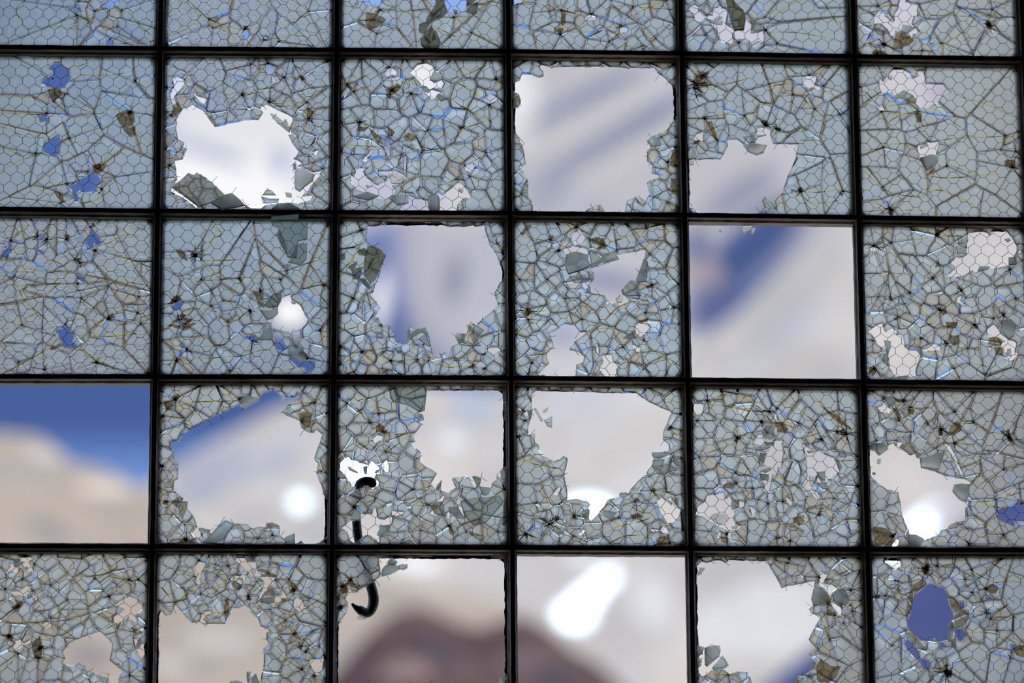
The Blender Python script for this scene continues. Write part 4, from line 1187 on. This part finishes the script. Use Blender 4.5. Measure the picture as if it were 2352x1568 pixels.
TH = .003
def glass_sheet(quad, holes, imps, d, rnd, parent, gm, dlpoly, cracks):
    xs = [q[0] for q in quad]; zs = [q[1] for q in quad]
    def feat(p):
        m = 1e9
        for h in holes:
            for i in range(len(h)): m = min(m, segd(p, h[i-1], h[i]))
        for (x, y, r) in imps: m = min(m, max(0, math.hypot(p[0]-x, p[1]-y)-r*.25))
        return m
    if d <= 90: near, k, mxr = 32*PX, .62, 92*PX
    elif d <= 110: near, k, mxr = 30*PX, .75, 110*PX
    elif d <= 130: near, k, mxr = 50*PX, 2.2, 230*PX
    else: near, k, mxr = 80*PX, 5, 400*PX
    seeds = []
    for (x, y, r) in imps:
        n = rnd.choice((4, 5, 6) if d <= 110 else (3, 4, 5)); a0 = rnd.uniform(0, 6.28); rr = max(8*PX, r*.5)
        for q in range(n):
            a = a0+q*6.283/n+rnd.uniform(-.18, .18); s = (x+math.cos(a)*rr, y+math.sin(a)*rr)
            if inpoly(s, quad) and all(math.hypot(s[0]-t[0], s[1]-t[1]) > 6*PX for t in seeds): seeds.append(s)
    for _ in range(2600):
        p = (rnd.uniform(min(xs), max(xs)), rnd.uniform(min(zs), max(zs)))
        if not inpoly(p, quad): continue
        f = feat(p)
        if any(inpoly(p, h) for h in holes) and f > 15*PX: continue
        rad = min(mxr, near*rnd.choice((.6, .9, 1.3, 1.9))+k*f)
        if dlpoly and not inpoly(p, dlpoly): rad = min(170*PX, rad*2.2)
        if all((p[0]-t[0])**2+(p[1]-t[1])**2 > rad*rad for t in seeds): seeds.append(p)
    if not seeds: seeds = [(sum(xs)/4, sum(zs)/4)]
    cells = []
    for i, s in enumerate(seeds):
        poly = list(quad); nbs = sorted((t for j, t in enumerate(seeds) if j != i), key=lambda t: (t[0]-s[0])**2+(t[1]-s[1])**2)
        for t in nbs[:34]:
            dx, dy = t[0]-s[0], t[1]-s[1]; poly = clip(poly, (s[0]+t[0])/2, (s[1]+t[1])/2, dx, dy)
            if len(poly) < 3: break
        if len(poly) >= 3 and abs(area2(poly)) > 1e-7: cells.append((s, poly))
    vi = {}; V = []; F = []
    def vid(p):
        kx = (round(p[0]*2e5), round(p[1]*2e5))
        if kx not in vi: vi[kx] = len(V); V.append(Vector(p))
        return vi[kx]
    for s, poly in cells:
        f = []
        for p in poly:
            k_ = vid(p)
            if not f or f[-1] != k_: f.append(k_)
        if len(f) > 1 and f[0] == f[-1]: f.pop()
        F.append(f if len(f) >= 3 else [0, 1, 2])
    nce = len(F)
    HE = []
    for h in holes:
        ids = [vid(p) for p in h]
        HE += [(ids[q-1], ids[q]) for q in range(len(ids)) if ids[q-1] != ids[q]]
    ov, oe, of, _, _, ofs = delaunay_2d_cdt(V, HE, F, 1, 1e-6)
    groups = {}
    for f, src in zip(of, ofs):
        mx_ = sum(ov[q][0] for q in f)/len(f); mz_ = sum(ov[q][1] for q in f)/len(f)
        if any(inpoly((mx_, mz_), h) for h in holes): continue
        cs = [k_ for k_ in src if k_ < nce]
        if cs: groups.setdefault(cs[0], []).append(tuple(f))
    mb = MB(); flakes = 0
    for ci, tris in groups.items():
        # connected pieces of this cell
        em = {}
        for ti, t in enumerate(tris):
            for q in range(len(t)): em.setdefault(frozenset((t[q], t[(q+1) % len(t)])), []).append(ti)
        seen = set()
        for t0 in range(len(tris)):
            if t0 in seen: continue
            comp = [t0]; seen.add(t0)
            for t in comp:
                T = tris[t]
                for q in range(len(T)):
                    for u in em[frozenset((T[q], T[(q+1) % len(T)]))]:
                        if u not in seen: seen.add(u); comp.append(u)
            tr = [tris[t] for t in comp]
            A = sum(abs(area2([ov[v] for v in t])) for t in tr)
            if A < (4*PX)**2: continue
            vs = sorted({v for t in tr for v in t}); idx = {v: k_ for k_, v in enumerate(vs)}
            be = {}
            for t in tr:
                if area2([ov[v] for v in t]) < 0: t = t[::-1]
                for q in range(len(t)):
                    a, b_ = t[q], t[(q+1) % len(t)]
                    if (b_, a) in be: del be[(b_, a)]
                    else: be[(a, b_)] = 1
            size = math.sqrt(A); cx = sum(ov[v][0] for v in vs)/len(vs); cz = sum(ov[v][1] for v in vs)/len(vs)
            f_ = feat((cx, cz)); loose = max(0, 1-f_/(60*PX))*max(0, 1-size/(80*PX))
            ins = {v: [Vector((0, 0)), Vector((0, 0)), 0] for v in vs}
            for (a, b_) in be:
                A_, B_ = ov[a], ov[b_]; e = (B_-A_); L = e.length
                if L < 1e-9: continue
                nrm = Vector((-e.y, e.x))/L
                base = min(.0010 if d <= 90 else .0007 if d < 115 else .00045, size*.05)
                fa = base*rnd.uniform(.25, 1.0); fb = base*rnd.uniform(.3, 1.4)
                q_ = rnd.random(); sm_ = 1
                if q_ < (.15 if d < 115 else .07)+.25*loose: (fa, fb) = (fa, min(.0050, size*.15)*rnd.uniform(.4, 1)) if rnd.random() < .45 else (min(.0036, size*.13)*rnd.uniform(.35, 1), fb); sm_ = 3
                elif q_ < .46+.25*loose: (fa, fb) = (min(.0022, size*.08)*rnd.uniform(.5, 1), fb*1.2); sm_ = 4
                be[(a, b_)] = sm_
                for v in (a, b_):
                    ins[v][0] += nrm*fa; ins[v][1] += nrm*fb; ins[v][2] += 1
            ta, tb = rnd.gauss(0, .012+.10*loose), rnd.gauss(0, .012+.10*loose); oy = rnd.gauss(0, .0002+.0010*loose)
            shr = min(.0006, size*.02)*(.15+loose)
            def yy(p): return oy+ta*(p[0]-cx)+tb*(p[1]-cz)
            fr, ba, mi = [], [], []
            for v in vs:
                p = ov[v]; a_, b2, c_ = ins[v]
                # every second corner stands proud so that a shard's outline is never a cut-out
                pm = p+(a_.normalized()*shr if c_ and a_.length > 0 else Vector((0, 0)))
                pf = p+a_; pb = p+b2
                fr.append((pf.x, -TH+yy(pf), pf.y)); ba.append((pb.x, TH+yy(pb), pb.y)); mi.append((pm.x, yy(pm)+rnd.uniform(-.0012, .0012), pm.y))
            n = len(vs); F3 = []; M3 = []
            dusty = size < 34*PX and rnd.random() < (.06+.28*loose)
            for t in tr:
                if area2([ov[v] for v in t]) < 0: t = t[::-1]
                q = [idx[v] for v in t]
                F3.append(tuple(q)); M3.append(2 if dusty else 0)
                F3.append(tuple(k_+n for k_ in reversed(q))); M3.append(5)
            for (a, b_), sm_ in be.items():
                a, b_ = idx[a], idx[b_]
                F3.append((a, a+2*n, b_+2*n, b_)); M3.append(sm_)
                F3.append((a+2*n, a+n, b_+n, b_+2*n)); M3.append(5 if sm_ == 3 else 1)
            base = len(mb.v); mb.v += fr+ba+mi; mb.f += [tuple(k_+base for k_ in f) for f in F3]; mb.m += M3
    return mb.build('glass_sheet', None, parent, slots=[gm, M_gdark, M_gdust, M_gedge, M_gtan, M_gback])

def prism(mb, a, b, r, mi=0, n=4):
    a, b = Vector(a), Vector(b); d = b-a
    if d.length < 1e-7: return
    d.normalize(); s = d.cross(Vector((0, 1, 0)))
    if s.length < 1e-3: s = Vector((1, 0, 0))
    s.normalize(); t = d.cross(s)
    vs = []
    for p in (a, b):
        for k in range(n):
            an = k*2*math.pi/n+.4; vs.append(p+(s*math.cos(an)+t*math.sin(an))*r)
    mb.add(vs, [(k, (k+1) % n, n+(k+1) % n, n+k) for k in range(n)]+[tuple(range(n))[::-1], tuple(range(n, 2*n))], mi)

def wire_net(quad, big, small, shards, lay, rnd, parent, ws=1.0):
    pw, ph = 30*PX*ws, 23.6*PX*ws; el = 12.5*PX*ws          # cell width, row pitch, straight side
    cx = sum(q[0] for q in quad)/4; cz = sum(q[1] for q in quad)/4
    ox, oz, ang = rnd.uniform(0, pw), rnd.uniform(0, ph), rnd.uniform(-.02, .02)
    ca, sa = math.cos(ang), math.sin(ang); sk = rnd.uniform(-.03, .03)
    sd = rnd.uniform(0, 99)
    def tr(u, w):
        u += sk*w
        if lay == 'f': u, w = w*.97, u*.96
        x, z = cx+u*ca-w*sa, cz+u*sa+w*ca
        nv = noise.noise_vector(Vector((x*14, z*14, sd)))*.0022+noise.noise_vector(Vector((x*60, z*60, sd)))*.0006
        return (x+nv.x, z+nv.y)
    nn = 9; segs = []
    for r in range(-nn-2, nn+3):
        for c in range(-nn-1, nn+2):
            x = c*pw+(pw/2 if r % 2 else 0)+ox; z = r*ph+oz
            top, bot = tr(x, z+el/2), tr(x, z-el/2)
            segs.append((top, bot))
            segs.append((top, tr(x-pw/2, z+ph-el/2))); segs.append((top, tr(x+pw/2, z+ph-el/2)))
    mb = MB(); yw = -TH-.0001
    def state(p):
        if not inpoly(p, quad): return 'o'
        if any(inpoly(p, h) for h in big): return 'b'
        return 'g'
    for a, b in segs:
        sa_, sb_ = state(a), state(b)
        if sa_ == 'o' and sb_ == 'o': continue
        mid = ((a[0]+b[0])/2, (a[1]+b[1])/2)
        rr = .00040*rnd.uniform(.85, 1.2)
        if sa_ == 'b' and sb_ == 'b':
            for sh, pl in shards:
                if inpoly(mid, sh):
                    prism(mb, (a[0], pl(a)-.0032, a[1]), (b[0], pl(b)-.0032, b[1]), rr); break
            continue
        if 'b' in (sa_, sb_):
            if rnd.random() < .45: continue
            if sa_ == 'b': a, b = b, a
            t = rnd.uniform(.5, 1.1); b = (a[0]+(b[0]-a[0])*t+rnd.uniform(-.002, .002), a[1]+(b[1]-a[1])*t+rnd.uniform(-.002, .002))
            prism(mb, (a[0], yw, a[1]), (b[0], yw-rnd.uniform(0, .004), b[1]), rr*.9); continue
        m2 = (mid[0]+rnd.uniform(-1, 1)*.0005, mid[1]+rnd.uniform(-1, 1)*.0005)
        prism(mb, (a[0], yw, a[1]), (m2[0], yw, m2[1]), rr); prism(mb, (m2[0], yw, m2[1]), (b[0], yw, b[1]), rr)
    if mb.v: mb.build('wire_mesh', M_wire, parent)

def smooth_line(pts, k=6):
    out = []
    for i in range(len(pts)-1):
        p0 = pts[max(0, i-1)]; p1 = pts[i]; p2 = pts[i+1]; p3 = pts[min(len(pts)-1, i+2)]
        for q in range(k):
            t = q/k
            out.append(tuple(.5*((2*p1[c])+(-p0[c]+p2[c])*t+(2*p0[c]-5*p1[c]+4*p2[c]-p3[c])*t*t+(-p0[c]+3*p1[c]-3*p2[c]+p3[c])*t**3) for c in (0, 1)))
    out.append(pts[-1]); return out
def ribbon(mb, pts, w, y, mi, rnd, h=.0005, taper=True):
    """slim ridge with a triangular section following a line"""
    n = len(pts); vs = []
    for i, p in enumerate(pts):
        a = pts[max(0, i-1)]; b = pts[min(n-1, i+1)]; dx, dz = b[0]-a[0], b[1]-a[1]; L = math.hypot(dx, dz) or 1
        nx, nz = -dz/L, dx/L; ww = w*(math.sin(math.pi*min(1, max(.06, (i+.4)/n)))**.5 if taper else 1)*rnd.uniform(.7, 1.25)
        vs += [(p[0]+nx*ww, y, p[1]+nz*ww), (p[0], y-h, p[1]), (p[0]-nx*ww, y, p[1]-nz*ww)]
    fs = []
    for i in range(n-1):
        for k in range(3): fs.append((3*i+k, 3*i+(k+1) % 3, 3*i+3+(k+1) % 3, 3*i+3+k))
    fs += [(0, 1, 2), (3*n-1, 3*n-2, 3*n-3)]
    mb.add(vs, fs, mi)
def plate(mb, poly, y0, y1, mi=0, ins=0):
    """solid prism over a (possibly concave) outline; y may be a function of the point"""
    if area2(poly) < 0: poly = poly[::-1]
    f0 = y0 if callable(y0) else (lambda p: y0); f1 = y1 if callable(y1) else (lambda p: y1)
    n = len(poly); cx = sum(p[0] for p in poly)/n; cz = sum(p[1] for p in poly)/n
    inner = [(p[0]+(cx-p[0])*ins, p[1]+(cz-p[1])*ins) for p in poly]
    tris = tessellate_polygon([[Vector((p[0], p[1], 0)) for p in poly]])
    vs = [(p[0], f0(p), p[1]) for p in inner]+[(p[0], f1(p), p[1]) for p in poly]
    fs = [tuple(t) for t in tris]+[tuple(n+k for k in reversed(t)) for t in tris]+[(k, n+k, n+(k+1) % n, (k+1) % n) for k in range(n)]
    mb.add(vs, fs, mi)

ORD = {1: 'top', 2: 'second', 3: 'third', 4: 'fourth', 5: 'bottom'}
LBL = {
 (1,1): 'bluish wired glass pane in the top left corner, notched at its upper edge',
 (1,2): 'sky blue speckled wired pane, second in the top row, one small hole low down',
 (1,3): 'top row wired pane with dark crumpled shards hanging down its middle',
 (1,4): 'grey blue wired pane, fourth in the top row, dark chip near its left side',
 (1,5): 'top row wired pane with a jagged pale hole and a long dark shard',
 (1,6): 'top right corner wired pane with a lavender hole and a black starburst',
 (2,1): 'blue rippled wired pane, left of second row, with three small deep blue holes',
 (2,2): 'wired pane with a large white heart-shaped hole and a broken triangle in one corner',
 (2,3): 'densely shattered wired pane, third in the second row, with scattered white chinks',
 (2,4): 'pane broken down to its edges, fourth in second row, streaky grey beyond',
 (2,5): 'wired pane, fifth in second row, lower left broken out, top left corner smashed',
 (2,6): 'nearly whole wired pane, right of second row, with a ragged hole at its top',
 (3,1): 'blue hammered wired pane, left of third row, shattered all along its top',
 (3,2): 'wired pane with a round white hole and a grey-green flap hanging from its top',
 (3,3): 'broken pane, third in third row, big round opening, dark torn glass at left',
 (3,4): 'densely cracked wired pane, fourth in third row, with an arched hole near the bottom',
 (3,5): 'tiny glass crumbs hanging from the top bar of the empty third row opening',
 (3,6): 'wired pane, right of third row, with three pale holes, one ringed like a flower',
 (4,2): 'jagged rim of glass around a wide opening, second pane of the fourth row',
 (4,3): 'shattered wired pane pierced by the iron hook, its upper right corner gone',
 (4,4): 'wired pane, fourth in fourth row, with a funnel-shaped opening and starburst low left',
 (4,5): 'shattered wired pane, fifth in fourth row, peppered with small pale holes',
 (4,6): 'pebbled wired pane, right of fourth row, with a slanting pale hole',
 (5,1): 'cracked wired pane in the bottom left corner with tan holes at lower right',
 (5,2): 'wired pane, second in bottom row, its lower left broken away to tan beyond',
 (5,3): 'remnant of wired glass in the corner of the opening behind the hook tip',
 (5,5): 'wired pane, fifth in bottom row, with a pointed glass wedge hanging at the top',
 (5,6): 'bottom right corner wired pane with a dark blue oval hole and folded shards'}
GM = {(1,3): M_gblue, (1,4): M_gblue, (2,3): M_gblue, (3,3): M_gblue, (3,4): M_gblue, (1,5): M_gblue, (2,5): M_gblue, (2,4): M_gblue, (1,1): M_grip, (2,1): M_grip, (3,1): M_gham, (1,2): M_gham, (2,2): M_gham, (3,2): M_grip, (4,6): M_gpeb, (5,5): M_gpeb, (5,6): M_gface}

def edge_line(i0, j0, i1, j1, inset_n, k):
    a, b = N[i0, j0], N[i1, j1]
    return [(a.x+(b.x-a.x)*q/k, a.z+(b.z-a.z)*q/k) for q in range(k)]

def putty_ring(r, c, rnd, parent, ragged):
    """irregular fillet of putty around the outside of the glass"""
    A, B, C, D = N[c-1, r-1], N[c, r-1], N[c, r], N[c-1, r]
    cor = [(p.x, p.z) for p in (A, B, C, D)]
    K = 46; outer = []; inner = []
    sd = rnd.uniform(0, 50)
    for s in range(4):
        a, b = cor[s], cor[(s+1) % 4]
        L = math.hypot(b[0]-a[0], b[1]-a[1]); tx, tz = (b[0]-a[0])/L, (b[1]-a[1])/L; nx, nz = tz, -tx   # inward for clockwise order
        for q in range(K):
            t = q/K*L; dc = min(t, L-t)
            w = .0122+.0016*noise.noise(Vector((a[0]*3+t*40, s*7+sd, 0)))+.0011*noise.noise(Vector((t*220, s*3+sd, 5)))+(rnd.uniform(-.0006, .0012) if ragged else rnd.uniform(-.0003, .0004))
            # rounded corners
            rc = .012
            p = (a[0]+tx*t+nx*w, a[1]+tz*t+nz*w)
            outer.append((a[0]+tx*t+nx*.004, a[1]+tz*t+nz*.004)); inner.append([p, dc, s, t, L, w])
    # build the inner loop by clamping along the sides to a rounded rectangle
    inn = []
    for (p, dc, s, t, L, w) in inner:
        a, b = cor[s], cor[(s+1) % 4]; tx, tz = (b[0]-a[0])/L, (b[1]-a[1])/L; nx, nz = tz, -tx
        rr = .011+w
        tt = min(max(t, w+.0008), L-w-.0008)
        e = 0
        if dc < rr: u = (rr-max(dc, w))/(rr-w); e = .006*(1-math.sqrt(max(0, 1-u*u)))*1.1
        inn.append((a[0]+tx*tt+nx*(w+e), a[1]+tz*tt+nz*(w+e)))
    n = len(inn); vs = []; y0, y1 = TH+.0012, .0125
    # two closed loops, four corners each
    for (o, i) in zip(outer, inn):
        vs += [(o[0], y0, o[1]), (i[0], y0, i[1]), (i[0]+(o[0]-i[0])*.45, y1, i[1]+(o[1]-i[1])*.45), (o[0], y1, o[1])]
    fs = []
    for k in range(n):
        k2 = (k+1) % n
        for q in range(4): fs.append((4*k+q, 4*k+(q+1) % 4, 4*k2+(q+1) % 4, 4*k2+q))
    mkobj('putty', vs, fs, M_putty, parent)

for (r, c), D in sorted(PD.items()):
    if D.get('empty') and not D.get('S'): continue
    rnd = random.Random(r*100+c*7)
    A, B, C, E_ = N[c-1, r-1], N[c, r-1], N[c, r], N[c-1, r]
    root = empty('wired_glass_pane', (E_.x+(C.x-E_.x)/2, 0, E_.z+.009))
    tagp(root, LBL[r, c], 'window pane' if not D.get('empty') else 'broken glass')
    if D.get('empty'): root.name = 'glass_crumbs'
    else: root['group'] = 'wired glass panes of the window'
    o = D['o']
    big = parse(D.get('H', ''), o); small = parse(D.get('h', ''), o)
    big = [roughen(h, rnd, 13*PX, 1.1*PX) for h in big]; small = [roughen(h, rnd, 9*PX, .8*PX) for h in small]
    shp = parse(D.get('S', ''), o, True); flp = parse(D.get('T', ''), o)
    imps = []
    for t in D.get('I', '').split():
        x, y, rr = map(float, t.split(',')); q = P2(o[0]+x/o[2], o[1]+y/o[2]); imps.append((q[0], q[1], rr/o[2]*PX))
    # hanging shards: a leaning slab of glass each, in front of the sheet
    shards = []
    for k, s in enumerate(shp):
        base = [P2(*q) for q in s]; cx = sum(q[0] for q in base)/len(base); cz = sum(q[1] for q in base)/len(base)
        a, b = rnd.uniform(-.5, .5), rnd.uniform(-.45, .45)
        ext = max(abs(a*(q[0]-cx)+b*(q[1]-cz)) for q in base)
        y0 = -(.0075+ext)
        if D.get('empty'): y0 = .004
        def pl(p, a=a, b=b, cx=cx, cz=cz, y0=y0): return y0+a*(p[0]-cx)+b*(p[1]-cz)
        real = []
        for q, bq in zip(s, base):
            w = at(q[0], q[1], pl(bq)); real.append((w.x, w.z))
        shards.append((real, pl))
        mb = MB(); plate(mb, real, lambda p: pl(p)-.0024, lambda p: pl(p)+.0024, 0, .05)
        nt = len(mb.f); n_ = len(real); ntri = (nt-n_)//2
        for q in range(nt-n_, nt): mb.m[q] = 1
        for q in range(ntri, 2*ntri): mb.m[q] = 2
        sm = rnd.choice((M_shardb, M_shard)) if k < DARKS.get((r, c), 0) else rnd.choice((M_gface, M_gface, M_gtint))
        if (r, c) in ((3,2), (4,3)) and k < 2: sm = M_shard
        if k < DARKS.get((r, c), 0) and (r, c) in ((1,3), (1,5), (5,6), (3,3)): sm = M_sharddk if (r, c) != (5,6) else M_shardb
        mb.build('hanging_shard', None, root, slots=[sm, M_gdark, M_gback])
    if not D.get('empty'):
        g = .0045; quad = [(A.x+g, A.z-g), (B.x-g, B.z-g), (C.x-g, C.z+g), (E_.x+g, E_.z+g)][::-1]
        dl = D.get('dl'); dlp = None
        if dl: dlp = [P2(o[0]+x/o[2], o[1]+y/o[2]) for x, y in ((dl[0], dl[1]), (dl[2], dl[1]), (dl[2], dl[3]), (dl[0], dl[3]))]
        glass_sheet(quad, big+small, imps, D['d'], rnd, root, GM.get((r, c), M_gface), dlp, None)
        wire_net(quad, big, small, shards, D['w'], rnd, root, {(4,3): 1.14, (5,1): 1.07, (5,5): 1.05, (5,6): 1.03, (2,3): 1.03, (3,6): 1.03, (5,2): 1.03}.get((r, c), 1.0))
        putty_ring(r, c, rnd, root, D.get('brk', 0))
        holes = big+small
        def on_glass(p): return inpoly(p, quad) and not any(inpoly(p, h) for h in holes)
        for ln in parse(D.get('Y', ''), o):
            mb = MB()
            pts = smooth_line(ln); w = rnd.uniform(.9, 1.7)*PX; run = []
            for p in pts+[None]:
                if p is not None and on_glass(p): run.append(p)
                else:
                    if len(run) > 2: ribbon(mb, run, w, -TH-.0004, 0, rnd)
                    run = []
            # black splinters along the crack
            for _ in range(max(1, int(len(pts)/9))):
                q = rnd.randrange(len(pts)-2); sg = [p for p in pts[q:q+rnd.randrange(3, 8)] if on_glass(p)]
                if len(sg) > 2: ribbon(mb, [(p[0]+.0007, p[1]-.0006) for p in sg], w*.5, -TH-.0008, 1, rnd)
            if mb.v: mb.build('yellow_crack', None, root, slots=[M_yel, M_dk])
        for (x, y, rr) in imps:
            mb = MB(); ns = rnd.randrange(13, 21); ring = []; core = rr*rnd.uniform(.06, .16)
            for q in range(ns):
                a = 6.283*(q+rnd.uniform(-.35, .35))/ns; L = rr*rnd.choice((.15, .25, .4, .75))*rnd.uniform(.7, 1.1)
                hw = 6.283/ns*rnd.uniform(.10, .35)
                bd = rnd.uniform(-.25, .25)
                ring += [(a-hw, core), (a-hw*.3+bd*.4, core+L*.5), (a+bd, core+L), (a+hw*.3+bd*.4, core+L*.48), (a+hw, core)]
            P_ = [(x+math.cos(a)*q, y+math.sin(a)*q) for a, q in ring]
            P_ = [p if on_glass(p) else None for p in P_]
            # keep only the part of the star that still has glass under it
            Q_ = [p if p else (x+math.cos(ring[k][0])*core*.6, y+math.sin(ring[k][0])*core*.6) for k, p in enumerate(P_)]
            m_ = len(Q_); vs = [(x, -TH-.0016, y)]+[(p[0], -TH-.0010, p[1]) for p in Q_]+[(p[0], -TH-.0004, p[1]) for p in Q_]+[(x, -TH-.0004, y)]
            fs = [(0, 1+k, 1+(k+1) % m_) for k in range(m_)]+[(1+k, 1+m_+k, 1+m_+(k+1) % m_, 1+(k+1) % m_) for k in range(m_)]+[(2*m_+1, 1+m_+(k+1) % m_, 1+m_+k) for k in range(m_)]
            mb.add(vs, fs, 0); mb.build('impact_star', M_dk, root)
        for (x, y, rr) in imps:
            if rr < 17*PX or rnd.random() < .35: continue
            ox, oy = x+rnd.uniform(-.3, .3)*rr, y+rnd.uniform(-.3, .3)*rr; nn = rnd.randrange(7, 12); ph = rnd.uniform(0, 6); el = rnd.uniform(.4, .9)
            f = []
            for q in range(nn):
                a = q*6.283/nn; q_ = rr*rnd.uniform(.16, .42); dx, dy = math.cos(a)*q_, math.sin(a)*q_*el
                f.append((ox+dx*math.cos(ph)-dy*math.sin(ph), oy+dx*math.sin(ph)+dy*math.cos(ph)))
            if all(on_glass(p) for p in f):
                mb = MB(); plate(mb, f, -TH-.0014, -TH-.0005, 0, .1); mb.build('crushed_patch', M_crush if rnd.random() < .6 else M_flap, root)
        for k, f in enumerate(flp):
            f = roughen(f, rnd, 7*PX, 1.6*PX); mb = MB(); plate(mb, f, -TH-.0016, -TH-.0006, 0, .03)
            mb.build('dusty_flake', M_flap, root)

# ------------------------------------------------------------------ the iron hook hanging through the fourth-row pane
hk = [(856, 1114, 8.5, -.016), (853, 1107, 9, -.016), (846, 1105, 9, -.015), (836, 1105.5, 9, -.012), (828, 1110, 9, -.004), (823, 1119, 8.5, .008), (820, 1132, 8.5, .018), (818, 1160, 8.5, .024), (819, 1200, 8.8, .026),
      (823, 1235, 9, .027), (829, 1262, 9, .027), (837, 1290, 9, .026), (846, 1325, 9, .024), (854, 1352, 9, .022), (858, 1372, 9, .022), (857, 1388, 9, .022), (851, 1402, 8.5, .02),
      (843, 1407, 8.5, .018), (834, 1405, 8.5, .014), (826, 1400, 8, .010), (819, 1396, 5.4, .007), (813, 1391, 3.4, .005), (808, 1385.5, 2.0, .004)]
cen = [at(x, y, Y) for x, y, _, Y in hk]; rad = [q[2]*PX*(1.15+.15*min(1, max(0, (q[1]-1250)/120))) for q in hk]
pts = []; rr = []
for i in range(len(cen)-1):
    p0, p1, p2, p3 = cen[max(0, i-1)], cen[i], cen[i+1], cen[min(len(cen)-1, i+2)]
    for q in range(4):
        t = q/4; pts.append(.5*((2*p1)+(p2-p0)*t+(2*p0-5*p1+4*p2-p3)*t*t+(3*p1-p0-3*p2+p3)*t**3)); rr.append(rad[i]+(rad[i+1]-rad[i])*t)
pts.append(cen[-1]); rr.append(rad[-1])
pts = [pts[0]+(pts[0]-pts[1]).normalized()*rr[0]*.5]+pts; rr = [rr[0]*.55]+rr
vs = []; fs = []; n = 14
for i, p in enumerate(pts):
    d = (pts[min(len(pts)-1, i+1)]-pts[max(0, i-1)]).normalized(); s = d.cross(Vector((0, 1, .1))).normalized(); t = s.cross(d)
    for k in range(n):
        a = k*6.28318/n; vs.append(p+(s*math.cos(a)+t*math.sin(a)*.9)*rr[i])
for i in range(len(pts)-1):
    for k in range(n): fs.append((i*n+k, i*n+(k+1) % n, (i+1)*n+(k+1) % n, (i+1)*n+k))
fs.append(tuple(range(n))[::-1]); fs.append(tuple(range(len(vs)-n, len(vs))))
tagp(mkobj('iron_hook', vs, fs, M_hook, smooth=True), 'curved black iron hook hanging through the shattered pane and past the bar below it', 'hook')
